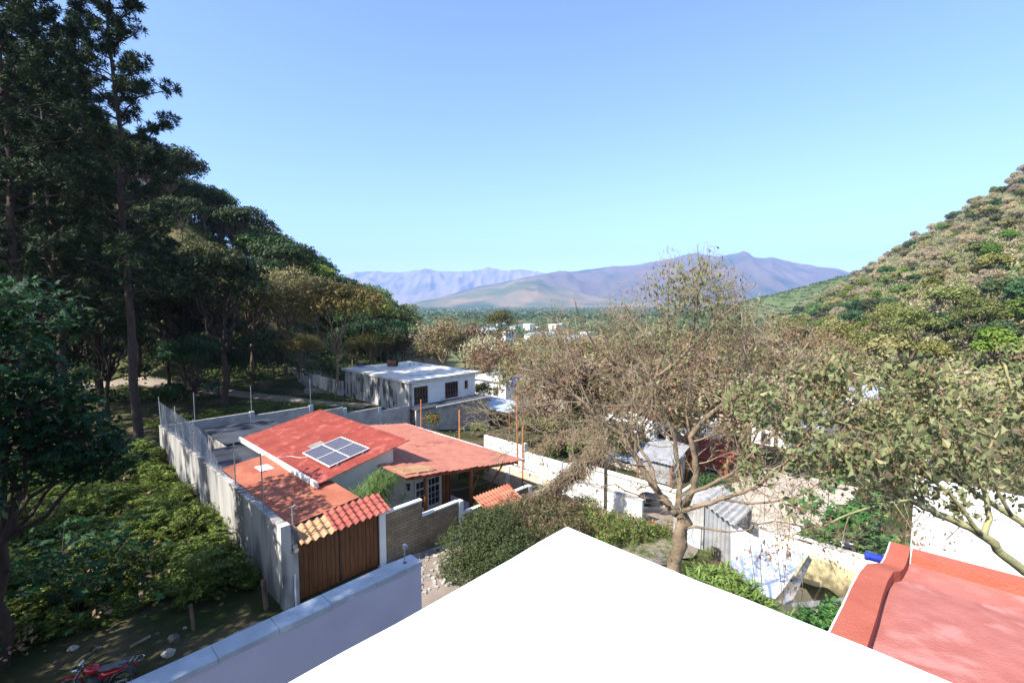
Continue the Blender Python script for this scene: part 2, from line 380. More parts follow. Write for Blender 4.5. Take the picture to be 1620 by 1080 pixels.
def segs_mesh(name, segs, m, parent, thick=.02, local=False):
    s = np.asarray(segs); big = s[:, 6] > thick; parts = []
    if big.any(): parts.append(frusta(s[big], 7))
    if (~big).any(): parts.append(frusta(s[~big], 3))
    v, f = join(parts)
    return np_mesh(name, v, f, m, parent, smooth=True, local=local)

# ---------------------------------------------------------------- terrain
def sst(a, b, x):
    t = np.clip((x - a) / (b - a), 0, 1); return t * t * (3 - 2 * t)
def softplus(x, w=3.0): return w * np.log1p(np.exp(np.clip(x / w, -30, 30)))
def hnoise(X, Y, s):
    return (np.sin(X / s + 1.3) * np.cos(Y / s * 1.1 + .4) + .5 * np.sin(X / s * 2.3 + Y / s * 1.7) + .3 * np.cos(X / s * 4.1 - Y / s * 3.3))
def H(X, Y):
    X = np.asarray(X, float); Y = np.asarray(Y, float)
    u = X * UX + Y * UY; v = X * VX + Y * VY
    s = softplus(u - 11.5 - 12 * sst(33, 44, v), 1.6)
    z = -7.5 * (1 - np.exp(-s / 52)) + .9 * sst(20, 45, v) * (1 - sst(24, 36, u))
    z = z - 24 * (1 - np.exp(-np.maximum(Y - 80, 0) / 1100))
    z = z - (1.75 * sst(17.2, 19.2, u) * (1 - sst(26.6, 27.6, u)) * sst(-1, .5, v) * (1 - sst(6.9, 8.2, v)))
    # left hill
    d = -X - .235 * Y - 2
    hl = .63 * softplus(d, 4) * sst(52, 95, Y) * (1 - sst(150, 230, Y))
    hl = np.minimum(hl, 60) + 1.2 * hnoise(X, Y, 9) * sst(5, 20, hl)
    # right hill
    e = X - .50 * Y - 40
    hr = .65 * softplus(e, 8) * (1 - sst(470, 800, Y)) * sst(-20, 60, Y)
    hr = np.minimum(hr, 330) + 3.0 * hnoise(X, Y, 26) * sst(8, 40, hr)
    # low plantation ridge further out on the right
    hp = 42 * np.exp(-((X - 420) / 120) ** 2 - ((Y - 690) / 120) ** 2)
    return z + hl + hr + hp
def Hs(x, y): return float(H(x, y))
def Huv(u, v): x, y, _ = W(u, v, 0); return Hs(x, y)

t1 = np.linspace(-1, 1, 341); xs = 90 * np.sinh(t1 * 5.0) 
t2 = np.linspace(0, 1, 331); ys = -120 + 150 * np.sinh(t2 * 4.9) / 2.2 * .9
ys = np.concatenate([np.linspace(-120, 140, 180), 140 + 160 * (np.sinh(np.linspace(0.02, 1, 120) * 4.9) / 1.0)])
GX, GY = np.meshgrid(xs, ys); GZ = H(GX, GY)
nx, ny = len(xs), len(ys)
gv = np.stack([GX, GY, GZ], -1).reshape(-1, 3)
i = np.arange(nx - 1)[None] + np.arange(ny - 1)[:, None] * nx
gf = np.stack([i, i + 1, i + nx + 1, i + nx], -1).reshape(-1, 4)
def ground_mat():
    m = bpy.data.materials.new("ground_soil_and_grass"); m.use_nodes = True; N = m.node_tree.nodes; L = m.node_tree.links; b = N["Principled BSDF"]
    b.inputs["Roughness"].default_value = 1; b.inputs["Specular IOR Level"].default_value = .1
    g = N.new("ShaderNodeNewGeometry")
    def nz(s, d=8):
        n = N.new("ShaderNodeTexNoise"); n.inputs["Scale"].default_value = s; n.inputs["Detail"].default_value = d; L.new(g.outputs["Position"], n.inputs[0]); return n.outputs[0]
    def ramp(a, els):
        r = N.new("ShaderNodeValToRGB"); L.new(a, r.inputs[0])
        r.color_ramp.elements[0].position = els[0][0]; r.color_ramp.elements[0].color = (*els[0][1], 1)
        r.color_ramp.elements[1].position = els[-1][0]; r.color_ramp.elements[1].color = (*els[-1][1], 1)
        for p, c in els[1:-1]: r.color_ramp.elements.new(p).color = (*c, 1)
        return r.outputs[0]
    near = ramp(nz(.35), [(.35, (.03, .042, .014)), (.5, (.055, .055, .025)), (.64, (.12, .09, .055))])
    mid = ramp(nz(.03), [(.38, (.05, .09, .025)), (.52, (.13, .14, .06)), (.64, (.20, .15, .09))])
    far = ramp(nz(.004), [(.35, (.05, .095, .035)), (.5, (.085, .13, .05)), (.6, (.14, .16, .08)), (.68, (.25, .19, .12))])
    sp = N.new("ShaderNodeVectorMath"); sp.operation = 'LENGTH'; L.new(g.outputs["Position"], sp.inputs[0])
    def fac(a, b2):
        r = N.new("ShaderNodeMapRange"); r.inputs[1].default_value = a; r.inputs[2].default_value = b2; L.new(sp.outputs["Value"], r.inputs[0]); return r.outputs[0]
    def mix(f, a, c):
        x = N.new("ShaderNodeMix"); x.data_type = 'RGBA'; L.new(f, x.inputs[0]); L.new(a, x.inputs[6]); L.new(c, x.inputs[7]); return x.outputs[2]
    c = mix(fac(60, 120), near, mid); c = mix(fac(350, 900), c, far)
    L.new(c, b.inputs["Base Color"])
    bp = N.new("ShaderNodeBump"); bp.inputs["Strength"].default_value = .6; bp.inputs["Distance"].default_value = .15; L.new(nz(1.8, 6), bp.inputs["Height"]); L.new(bp.outputs[0], b.inputs["Normal"])
    return m
o = np_mesh("ground", gv, gf, ground_mat(), smooth=True); tag(o, "valley floor and hill slopes of dry soil and grass", None, None, "structure")

def strip(name, pts, width, m, label, lift=.05, uvp=True, step=.8):
    """a road or path draped on the terrain"""
    P = [Vector(W(*p, 0)[:2]) if uvp else Vector(p) for p in pts]; cs = []
    for a, b in zip(P[:-1], P[1:]):
        n = max(1, int((b - a).length / step)); cs += [a.lerp(b, i / n) for i in range(n)]
    cs.append(P[-1]); vs = []; K = max(2, int(width / .5))
    for i, c in enumerate(cs):
        d = (cs[min(i + 3, len(cs) - 1)] - cs[max(i - 3, 0)]).normalized(); nn = Vector((-d.y, d.x))
        w = width * (1 + .08 * math.sin(i * .9) + .05 * math.sin(i * 2.3))
        for k in range(K + 1):
            q = c + nn * w * (k / K - .5); vs.append((q.x, q.y, Hs(q.x, q.y) + lift))
    vs = np.array(vs); n = len(cs); i = np.arange(K)[None] + np.arange(n - 1)[:, None] * (K + 1)
    f = np.stack([i, i + 1, i + K + 2, i + K + 1], -1).reshape(-1, 4)
    o = np_mesh(name, vs, f, m, smooth=True); return tag(o, label, None, None, "structure")

# mountains -------------------------------------------------------------------
def mountain_mat(name, a, b_, c, s):
    return mat(name, a, b_, s, rough=1, spec=.05, c3=c, s3=s * .55, t3=.52, detail=10)
def mountain(name, ridge, dist, depth, m, label, seed, amp=.16, base=-35):
    """a range of ridges: px/py outline of the crest seen from the roof, real distance and height"""
    px = np.array([r[0] for r in ridge], float); py = np.array([r[1] for r in ridge], float)
    n = 420; qx = np.linspace(px[0], px[-1], n); qy = np.interp(qx, px, py)
    ta = (qx - 810) / 750; ht = (480 - qy) / 750 * dist + CAMZ - base
    ht = ht + 9 * np.array([noise.noise(Vector((t * 40, seed, 0))) for t in ta]) * dist / 8000
    K = 70; rows = []
    for k in range(K + 1):
        t = k / K * 1.35
        prof = np.sin(np.clip(t, 0, 1) * math.pi / 2) ** 1.25 if t <= 1 else 1 - .6 * ((t - 1) / .35) ** 1.2
        D = dist - depth * (1 - t)
        X = ta * D * (1 + 0.0); rr = []
        for i_ in range(n):
            q = Vector((X[i_] * .0011 + seed, D * .00035, seed * .7))
            e = 1 - abs(noise.noise(q * 1.0)) * 2; e2 = 1 - abs(noise.noise(q * 2.7)) * 2; e3 = noise.noise(q * 8)
            fade = min(1, (1 - t) * 2.2) if t < 1 else .0
            hh = ht[i_] * (prof * (1 - amp * fade) + amp * fade * prof ** .6 * (e * .9 + e2 * .45 + e3 * .2))
            rr.append(base + hh)
        rows.append(np.stack([X, np.full(n, D), np.array(rr)], -1))
    v = np.stack(rows).reshape(-1, 3)
    i = np.arange(n - 1)[None] + np.arange(K)[:, None] * n
    f = np.stack([i, i + 1, i + n + 1, i + n], -1).reshape(-1, 4)
    o = np_mesh(name, v, f, m, smooth=True); return tag(o, label, None, None, "structure")
MM1 = mountain_mat("far_mountain_soil", (.17, .15, .11), (.27, .21, .15), (.08, .10, .06), .0012)
MM2 = mountain_mat("mountain_scrub", (.095, .08, .06), (.135, .10, .075), (.035, .055, .035), .0022)
MM3 = mountain_mat("foothill_fields", (.085, .11, .05), (.24, .17, .10), (.05, .08, .035), .0026)
mountain("far_mountain", [(350, 455), (450, 440), (540, 436), (575, 431), (594, 429), (630, 433), (668, 427), (690, 429), (705, 431), (750, 430), (772, 424), (790, 429), (835, 429), (870, 434), (930, 440), (1050, 455)], 15000, 4200,
         MM1, "pale blue farthest mountain range on the left of the valley", 3.1, .28)
mountain("mountain", [(600, 492), (640, 486), (700, 470), (760, 452), (800, 446), (830, 440), (870, 433), (905, 430), (935, 426), (970, 422), (1000, 420), (1050, 412), (1078, 405), (1095, 402), (1112, 404), (1130, 408), (1150, 406), (1172, 402), (1190, 408), (1205, 411), (1218, 409), (1235, 414), (1260, 420), (1290, 424), (1320, 428), (1360, 440), (1420, 452), (1500, 470), (1600, 480)], 9000, 3300,
         MM2, "broad brown and blue mountain with twin peaks closing the valley", 7.7, .26)
mountain("foothill", [(560, 492), (640, 481), (680, 473), (720, 466), (750, 458), (790, 451), (830, 441), (850, 440), (880, 452), (930, 466), (1000, 472), (1100, 478), (1250, 488)], 6500, 1900,
         MM3, "tan and green foothill ridge of fields in front of the mountain", 12.4, .16)

# ---------------------------------------------------------------- roads
strip("dirt_road", [(-8, 78), (10.2, 72.5), (16, 60.5), (20.8, 47.5), (24, 43)], 2.4, M['dirt'], "dirt track passing behind the walled lot under the trees")
strip("dirt_clearing", [(24.5, 52), (26.5, 58), (28, 66)], 5, M['dirt'], "pale dirt clearing beside the white house", lift=.09)
strip("lane", [(-14, 13.5), (6, 13.5), (12, 13.6), (20, 12.8), (26, 12.2), (29, 12.1)], 6.6, M['dirt'], "unpaved lane running down past the wooden gate")
strip("yard", [(28.2, 9.2), (45, 8.6)], 7.0, M['paveyard'], "pale concrete yard with faint joints beyond the white wall", lift=.10)

# ---------------------------------------------------------------- walled lot with the red roofs
def wall(name, label, cat, m, boxes, loc, group=None, caps=None, piers=None, piermat=None, capmat=None):
    t = thing(name, label, cat, W(*loc), group)
    mb = MB()
    for b in boxes: mb.box(*b)
    mb.build("wall_panel", m, t)
    if caps:
        cb = MB()
        for b in caps: cb.box(*b)
        cb.build("coping", capmat or M['cement'], t)
    for p in piers or []: MB().box(*p).build("pier", piermat or M['white'], t)
    return t
# left boundary wall
t = wall("boundary_wall", "tall streaked cement wall along the weedy lot, left of the red roofs", "wall", M['cement'],
         [(6.12, 6.32, 17.5, 37.6, -.3, 3.06)], (6.2, 17.6, 0),
         caps=[(6.08, 6.36, 17.46 + 1.0 * i, 17.46 + 1.0 * i + .985, 3.062, 3.12 + .015 * (i % 3)) for i in range(20)],
         piers=[(6.08, 6.42, 17.10, 17.455, -.3, 3.1)], piermat=M['cement2'])
def net(name, label, pts, h, parent_posts, zt=3.1):
    """wire netting hung between steel posts on a wall top"""
    t = thing(name, label, "fence", W(pts[0][0], pts[0][1], zt), None)
    rng = np.random.default_rng(5)
    for (u, v, lean, hh) in parent_posts:
        MB().tube([W(u, v, zt - .1), W(u + lean, v, zt + hh)], .025, 6).build("post", M['steel'], t)
    (u0, v0), (u1, v1) = pts; L = math.hypot(u1 - u0, v1 - v0); n = int(L / .085); segs = []
    def hh(s): return h * (1 - .8 * sst(.72, 1.0, s / L)) 
    for k in range(-int(h / .085), n):
        for sgn in (1, -1):
            a = k * .085; b = a + h; prev = None
            for j in range(9):
                q = j / 8; s = a + q * h if sgn > 0 else a + (1 - q) * h
                if s < 0 or s > L or q * h > hh(s): prev = None; continue
                w = s / L; bulge = .05 * math.sin(s * 2.1) * math.sin(q * math.pi) + .02 * math.sin(s * 9)
                p = W(u0 + (u1 - u0) * w + bulge, v0 + (v1 - v0) * w, zt + q * h)
                if prev: segs.append([*prev, *p, .006, .006])
                prev = p
    v, f = frusta(segs, 3); np_mesh("wire_netting", v, f, M['steel'], t)
    return t
net("net_fence", "sagging wire netting on steel posts on the streaked boundary wall", [(6.2, 37.4), (6.2, 24.0)], 1.55,
    [(6.2, 37.4, -.05, 1.9), (6.2, 33.2, 0, 1.9), (6.2, 29.2, .02, 1.8), (6.25, 26.2, 0, 1.5), (6.25, 22.6, 0, 1.9), (6.25, 19.2, -.05, 2.2)])
# back wall
def backtop(u): return np.interp(u, [6, 11.6, 14.4, 19, 22.2, 25.4], [3.1, 2.95, 2.75, 1.95, 1.6, 1.3])
t = thing("back_wall", "grey block wall with piers at the back of the red roofed lot", "wall", W(15, 37.5, 1))
mb = MB()
for a, b, h in ((6.4, 11.5, 3.05), (11.8, 15.9, 2.8), (16.1, 18.7, 2.3), (19.0, 22.0, 1.75), (22.3, 25.3, 1.4)): mb.box(a, b, 37.42, 37.58, -2.5, h)
mb.build("wall_panel", M['blockg'], t)
for u, h in ((11.65, 3.1), (16.0, 2.9), (18.85, 2.2), (22.15, 1.75)): MB().box(u - .15, u + .15, 37.36, 37.64, -2.4, h).build("pier", M['coping'], t)
for u in (8.1, 11.65, 16.0): MB().tube([W(u, 37.5, 2.9), W(u, 37.5, 5.0)], .025, 6).build("post", M['steel'], t)

# corrugated sheet builder ------------------------------------------------------
def corr(name, u0, u1, v0, v1, zf, m, parent, per=.18, amp=.022, stepu=0, stepa=0, thick=.025, nu=2, along='u', jitter=0, seed=1, mats=None, label=None):
    """sheet with ribs running along u (waves across v) laid on the plane zf(u,v)"""
    rng = np.random.default_rng(seed)
    L = (v1 - v0) if along == 'u' else (u1 - u0); nw = max(12, int(L / per * 6))
    if stepu:
        M_ = (u1 - u0) if along == 'u' else (v1 - v0)
        c = int(round(M_ / stepu)); tt = []
        for i in range(c): tt += [i / c, (i + .999) / c]
    else: tt = list(np.linspace(0, 1, nu))
    ss = np.linspace(0, 1, nw + 1)
    S, T = np.meshgrid(ss, tt)
    if along == 'u': U = u0 + (u1 - u0) * T; V = v0 + (v1 - v0) * S
    else: U = u0 + (u1 - u0) * S; V = v0 + (v1 - v0) * T
    Z = zf(U, V) + amp * np.sin(S * L / per * 2 * math.pi)
    if stepu: 
        k = np.arange(len(tt)) % 2; Z += ((1 - k) * stepa)[:, None] if stepa > 0 else (k * -stepa)[:, None]
        if jitter:
            jj = np.repeat(rng.normal(size=(len(tt) // 2, 7)) * jitter, 2, axis=0)
            Z += jj[:, np.minimum((ss * 7).astype(int), 6)] 
    X = U * UX + V * VX; Y = U * UY + V * VY
    top = np.stack([X, Y, Z], -1).reshape(-1, 3); bot = top - np.array([0, 0, thick])
    a, b = T.shape; i = np.arange(b - 1)[None] + np.arange(a - 1)[:, None] * b
    f = np.stack([i, i + 1, i + b + 1, i + b], -1).reshape(-1, 4); n = len(top)
    fb = f[:, ::-1] + n
    e = [np.array([[j, j + 1, j + 1 + n, j + n]]) for j in list(range(b - 1)) + list(range((a - 1) * b, a * b - 1))]
    e += [np.array([[j * b + c, (j + 1) * b + c, (j + 1) * b + c + n, j * b + c + n]]) for j in range(a - 1) for c in (0, b - 1)]
    o = np_mesh(name, np.concatenate([top, bot]), np.concatenate([f, fb] + e), m, parent)
    if label: o["label"] = label
    return o
# lower orange roof
lo = thing("low_shed", "low shed under faded orange roofing between the wall and the main red roof", "shed", W(7.8, 20, 0))
zlow = lambda u, v: 2.62 + .10 * (u - 6.7) + .028 * (v - 17.9)
corr("roof_sheet", 6.5, 9.55, 17.95, 26.3, zlow, M['red3'], lo, per=.2, amp=.02, stepu=.55, stepa=.022, jitter=.006)
MB().box(6.6, 9.3, 18.6, 18.75, .0, 2.55).box(9.15, 9.3, 18.75, 26, 0, 2.65).build("wall", M['cream'], lo)
MB().box(7.75, 8.35, 24.0, 24.9, 2.96, 2.99).build("skylight", M['canvas'], lo)
dk = thing("dark_flat_roof", "dark flat roof slab in shade behind the low orange roof", "roof", W(7.8, 30, 0))
MB().box(6.45, 9.0, 26.45, 30.6, 2.62, 2.72).build("roof_slab", M['darkroof'], dk)
MB().box(8.2, 12.2, 31.0, 36.0, 2.6, 2.75).build("roof_slab", M['darkroof'], dk)
MB().box(8.4, 12.0, 31.2, 35.8, -.2, 2.6).box(6.6, 8.8, 26.6, 30.4, -.2, 2.62).build("wall", M['blockg'], dk)
# main house
mh = thing("red_roofed_house", "house with sloping red corrugated roof and cream walls behind the wooden gate", "house", W(11, 24, 0))
zmain = lambda u, v: 3.12 + .198 * (u - 8.8)
corr("main_roof", 8.8, 13.55, 20.1, 30.3, zmain, M['red'], mh, per=.2, amp=.034, stepu=.36, stepa=.022, jitter=.005, seed=9)
MB().hexa([W(8.68, 20.05, 2.96), W(8.79, 20.05, 2.96), W(8.79, 30.4, 2.96), W(8.68, 30.4, 2.96)], [W(8.68, 20.05, 3.2), W(8.79, 20.05, 3.2), W(8.79, 30.4, 3.2), W(8.68, 30.4, 3.2)]).build("fascia", M['fascia'], mh)
mb = MB()
mb.hexa([W(9.3, 20.55, -.6), W(12.85, 20.55, -.6), W(12.85, 30.0, -.6), W(9.3, 30.0, -.6)], [W(9.3, 20.55, zmain(9.3, 0) - .05), W(12.85, 20.55, zmain(12.85, 0) - .05), W(12.85, 30, zmain(12.85, 0) - .05), W(9.3, 30, zmain(9.3, 0) - .05)])
mb.box(12.85, 15.95, 20.6, 29.5, -.6, 2.28)
mb.build("wall", M['cream'], mh)
mb = MB()
for i in range(6): mb.hexa([W(8.85, 20.5 + i * 1.85, 3.0), W(13.5, 20.5 + i * 1.85, 3.93), W(13.5, 20.6 + i * 1.85, 3.93), W(8.85, 20.6 + i * 1.85, 3.0)], [W(8.85, 20.5 + i * 1.85, 3.09), W(13.5, 20.5 + i * 1.85, 4.02), W(13.5, 20.6 + i * 1.85, 4.02), W(8.85, 20.6 + i * 1.85, 3.09)])
mb.build("rafters", M['post'], mh)
z3 = lambda u, v: 3.08 - .1425 * (u - 12)
corr("porch_roof", 11.95, 19.9, 18.0, 30.1, z3, M['red2'], mh, per=.2, amp=.02, stepu=.4, stepa=-.045, jitter=.014, seed=4)
corr("patch_sheet", 12.1, 13.9, 18.35, 19.55, lambda u, v: z3(u, v) + .05, M['tiletan'], mh, per=.2, amp=.02, stepu=.6, stepa=-.02, label="faded tan patch of roofing")
corr("patch_sheet", 16.9, 19.2, 23.6, 24.6, lambda u, v: z3(u, v) + .035, M['red2'], mh, per=.2, amp=.02, stepu=.6, stepa=-.02)
MB().hexa([W(19.9, 18.0, 1.86), W(19.98, 18.0, 1.86), W(19.98, 30.1, 1.86), W(19.9, 30.1, 1.86)], [W(19.9, 18.0, 2.0), W(19.98, 18, 2.0), W(19.98, 30.1, 2.0), W(19.9, 30.1, 2.0)]).build("ridge_trim", M['fascia'], mh)
mb = MB()
for u in (12.4, 15.0, 17.2, 19.4):
    mb.hexa([W(u, 18.1, z3(u, 0) - .2), W(u + .1, 18.1, z3(u, 0) - .2), W(u + .1, 29.9, z3(u, 0) - .2), W(u, 29.9, z3(u, 0) - .2)], [W(u, 18.1, z3(u, 0) - .06), W(u + .1, 18.1, z3(u, 0) - .07), W(u + .1, 29.9, z3(u, 0) - .07), W(u, 29.9, z3(u, 0) - .06)])
for v in (18.5, 22.0, 26):
    mb.hexa([W(12.2, v, z3(12.2, 0) - .32), W(19.6, v, z3(19.6, 0) - .32), W(19.6, v + .12, z3(19.6, 0) - .32), W(12.2, v + .12, z3(12.2, 0) - .32)], [W(12.2, v, z3(12.2, 0) - .2), W(19.6, v, z3(19.6, 0) - .2), W(19.6, v + .12, z3(19.6, 0) - .2), W(12.2, v + .12, z3(12.2, 0) - .2)])
mb.build("roof_beams", M['post'], mh)
MB().tube([W(13.4, 18.6, -.9), W(13.4, 18.6, z3(13.4, 0) - .3)], .09, 10).build("porch_post", M['post'], mh)
MB().tube([W(16.35, 18.6, -1.2), W(16.35, 18.6, z3(16.35, 0) - .3)], .11, 10).build("porch_post", M['post'], mh)
MB().tube([W(17.0, 19.4, -1.1), W(18.9, 18.7, z3(18.9, 0) - .25)], .05, 8).build("porch_brace", M['post'], mh)
MB().tube([W(16.45, 18.6, .9), W(17.1, 18.6, z3(17.1, 0) - .25)], .04, 8).build("porch_brace", M['post'], mh)
for k in range(5): MB().tube([W(16.1 + k * .13, 20.75, -1.1), W(16.1 + k * .13, 20.75, 2.3)], .055, 8).build("bamboo_screen_pole", M['pole'] if k % 2 else M['post'], mh)
# window
wf = MB()
u0, u1, z0, z1 = 14.1, 15.8, -.05, 1.6; vv = 20.52
wf.box(u0, u1, vv, vv + .06, z0, z0 + .09).box(u0, u1, vv, vv + .06, z1 - .09, z1).box(u0, u0 + .09, vv, vv + .06, z0 + .09, z1 - .09).box(u1 - .09, u1, vv, vv + .06, z0 + .09, z1 - .09)
wf.box(u0 + .81, u0 + .89, vv, vv + .06, z0 + .09, z1 - .09).box(u0 + .09, u1 - .09, vv + .002, vv + .055, z1 - .52, z1 - .46)
w = wf.build("window", M['white'], mh)
mb = MB()
for k in (1, 2, 4, 5): mb.box(u0 + .09 + k * .25 - .01, u0 + .09 + k * .25 + .01, vv + .02, vv + .045, z0 + .1, z1 - .1)
for k in (1, 2): mb.box(u0 + .1, u1 - .1, vv + .022, vv + .043, z0 + .09 + k * .33, z0 + .11 + k * .33)
mb.build("glazing_bars", M['white'], w)
MB().box(u0 + .09, u1 - .09, vv + .048, vv + .056, z0 + .09, z1 - .09).build("pane", M['glass'], w)
l = MB().box(13.62, 13.78, 20.42, 20.59, 1.55, 1.62).tube([W(13.7, 20.48, 1.55), W(13.7, 20.48, 1.3)], [.05, .08], 8).build("wall_lamp", M['dark'], mh)
fl = MB().box(12.9, 18.1, 18.25, 20.55, -1.25, -.75).box(16.6, 18.0, 20.56, 24, -1.25, -.76).build("porch_floor", M['floor'], mh)
# roof vent and solar panel lying on the roof
rv = MB()
for k in range(7): rv.hexa([W(10.3 + k * .0, 23.9 + .12 * k, zmain(10.3, 0) + .05), W(11.0, 23.9 + .12 * k, zmain(11.0, 0) + .05), W(11.0, 23.97 + .12 * k, zmain(11.0, 0) + .05), W(10.3, 23.97 + .12 * k, zmain(10.3, 0) + .05)],
                           [W(10.3, 23.9 + .12 * k, zmain(10.3, 0) + .09), W(11.0, 23.9 + .12 * k, zmain(11.0, 0) + .09), W(11.0, 23.97 + .12 * k, zmain(11.0, 0) + .09), W(10.3, 23.97 + .12 * k, zmain(10.3, 0) + .09)])
rv.build("roof_vent", M['rock'], mh)
sp = thing("solar_panel", "solar panel with white frame lying tilted on the main red roof", "solar panel", W(10.4, 21.4, 3.5))
# corners from the photograph on the roof plane raised .12
S = [(9.37, 22.85), (9.3, 20.2), (11.2, 20.0), (11.35, 22.6)]
S = [(9.75, 23.9), (9.75, 21.0), (11.75, 21.0), (11.75, 23.9)]
def zs(u): return zmain(u, 0) + .14 - .0 * (u - 9.75)
pn = bpy.data.meshes.new("panel_glass")
P4 = [W(a, b, zs(a)) for a, b in S]; off = root_loc(sp)
pn.from_pydata([(x - off.x, y - off.y, z - off.z) for x, y, z in P4], [], [(0, 3, 2, 1)]); pn.materials.append(M['solar'])
uvl = pn.uv_layers.new(name="UVMap")
for li, (a, b) in zip(range(4), [(0, 0), (1.98, 0), (1.98, 2.9), (0, 2.9)]): uvl.data[li].uv = (a, b)
po = bpy.data.objects.new("panel_glass", pn); COL.objects.link(po); po.parent = sp
fr = MB()
def pbar(a, b, c, d, lift=.02): fr.hexa([W(a, c, zs(a) - .03), W(b, c, zs(b) - .03), W(b, d, zs(b) - .03), W(a, d, zs(a) - .03)], [W(a, c, zs(a) + lift), W(b, c, zs(b) + lift), W(b, d, zs(b) + lift), W(a, d, zs(a) + lift)])
pbar(9.71, 9.75, 20.96, 23.94); pbar(11.75, 11.79, 20.96, 23.94); pbar(9.75, 11.75, 20.96, 21.0); pbar(9.75, 11.75, 23.9, 23.94); pbar(9.75, 11.75, 22.43, 22.47, .012); pbar(10.73, 10.77, 21.0, 22.43, .012); pbar(10.73, 10.77, 22.47, 23.9, .012)
fr.build("frame", M['fascia'], sp)
for a, b in ((10.1, 21.0), (11.4, 21.0), (10.1, 23.6), (11.4, 23.6)): MB().box(a - .04, a + .04, b - .09, b - .045, zmain(a, 0) + .02, zs(a) + .0).build("bracket", M['steel'], sp)
cb = MB().tube([W(9.75, 23.2, zs(9.75)), W(9.5, 23.6, zmain(9.5, 0) + .06), W(9.3, 24.4, zmain(9.3, 0) + .05), W(8.75, 24.7, 3.25)], .012, 5)
cb.build("cable", M['fascia'], sp)

# gate with tile canopy
g = thing("wooden_gate", "double leaf varnished wooden gate between white posts at the lane", "gate", W(8.3, 17.3, 0))
for a, b in ((6.72, 8.28), (8.36, 9.96)):
    mb = MB(); n = 9; w_ = (b - a) / n
    for k in range(n): mb.box(a + k * w_ + .006, a + (k + 1) * w_ - .006, 17.24 + .006 * (k % 2), 17.30, .06, 2.26)
    mb.box(a, b, 17.302, 17.34, .1, .25).box(a, b, 17.302, 17.34, 1.1, 1.22).box(a, b, 17.302, 17.34, 2.05, 2.2)
    mb.build("gate_leaf", M['wood'], g)
for a, b in ((8.285, 8.355), (6.68, 6.715), (9.965, 10.0)): MB().box(a, b, 17.21, 17.33, .03, 2.3).build("steel_upright", M['dark'], g)
gp = MB().box(6.43, 6.67, 17.14, 17.44, -.3, 2.75).build("gate_post", M['cement2'], g)
MB().box(10.01, 10.3, 17.15, 17.42, -.3, 2.5).build("gate_post", M['white'], g)
mt = MB().box(6.47, 6.63, 17.06, 17.135, 2.0, 2.32).build("meter_box", M['steel'], g)
MB().tube([W(6.55, 17.06, 2.13), W(6.55, 16.98, 2.13)], .09, 14).build("electricity_meter", M['chrome'], g)
MB().tube([W(6.5, 17.08, -.2), W(6.5, 17.08, 1.2)], .035, 8).build("conduit", M['white'], g)
MB().tube([W(6.58, 17.3, 2.75), W(6.58, 17.3, 3.65), W(6.66, 17.27, 3.7), W(6.72, 17.25, 3.62)], .03, 8).build("service_mast", M['steel'], g)
cp = thing("gate_canopy", "rippled clay coloured sheet canopy above the wooden gate, half tan half red", "canopy", W(8.3, 17.3, 2.3))
zc = lambda u, v: 2.30 + .035 * (u - 6.7) + .42 * (v - 16.85) 
corr("tan_sheet", 6.68, 8.0, 16.85, 17.75, zc, M['tiletan'], cp, per=.3, amp=.05, along='v', stepu=.3, stepa=.03, thick=.02)
corr("red_sheet", 7.95, 10.35, 16.80, 17.85, lambda u, v: zc(u, v) + .05, M['tile'], cp, per=.3, amp=.05, along='v', stepu=.3, stepa=.03, thick=.02)
MB().box(6.75, 10.2, 17.3, 17.38, 2.27, 2.36).build("beam", M['post'], cp)
# front block wall in falling steps with piers
t = thing("front_wall", "tan grey block wall with white piers stepping down the lane right of the gate", "wall", W(14, 17.3, 0))
steps = [(10.305, 12.2, 2.15), (12.2, 14.33, 1.42), (14.6, 19.4, .72), (19.66, 22.2, .10)]
mb = MB()
for a, b, h in steps: mb.box(a, b, 17.22, 17.38, -3.2, h)
mb.build("wall_panel", M['brickg'], t)
mb = MB()
for a, b, h in steps: mb.box(a, b, 17.19, 17.41, h + .003, h + .075)
mb.build("coping", M['white'], t)
for u, h in ((14.465, 1.45), (19.53, .76), (22.35, .35)): MB().box(u - .13, u + .13, 17.16, 17.44, -3.3, h).build("pier", M['white'], t)
MB().box(18.75, 19.1, 17.19, 17.215, .05, .45).build("number_plate", M['white'], t)
MB().box(18.84, 19.02, 17.184, 17.19, .16, .34).build("plate_mark", M['rust'], t)
dc = thing("door_canopy", "small orange tile canopy over the garden door behind the bush", "canopy", W(17.2, 17.3, .9))
corr("tile_sheet", 15.7, 18.2, 16.5, 17.7, lambda u, v: .62 + .42 * (v - 16.5), M['red3'], dc, per=.22, amp=.04, along='v', stepu=.3, stepa=.025)
MB().box(15.8, 18.1, 17.1, 17.2, .55, .72).build("beam", M['post'], dc)
t = thing("side_wall", "sunlit tan brick garden wall with white piers at the far end of the lawn", "wall", W(22.3, 22, -1))
MB().box(22.22, 22.38, 17.5, 30, -3.2, .16).build("wall_panel", M['tanbrick'], t)
MB().box(22.2, 22.4, 17.5, 30, .163, .23).build("coping", M['white'], t)
for v in (18.6, 21.5, 24.8, 28): MB().box(22.14, 22.44, v - .13, v + .13, -3.2, .27).build("pier", M['white'], t)
o = MB().box(18.1, 22.1, 17.5, 30.0, -2.6, -1.45).box(10.4, 18.09, 17.5, 18.24, -2, -.9).build("lawn", M['grass']); tag(o, "shaded green lawn inside the garden wall", None, None, "structure")
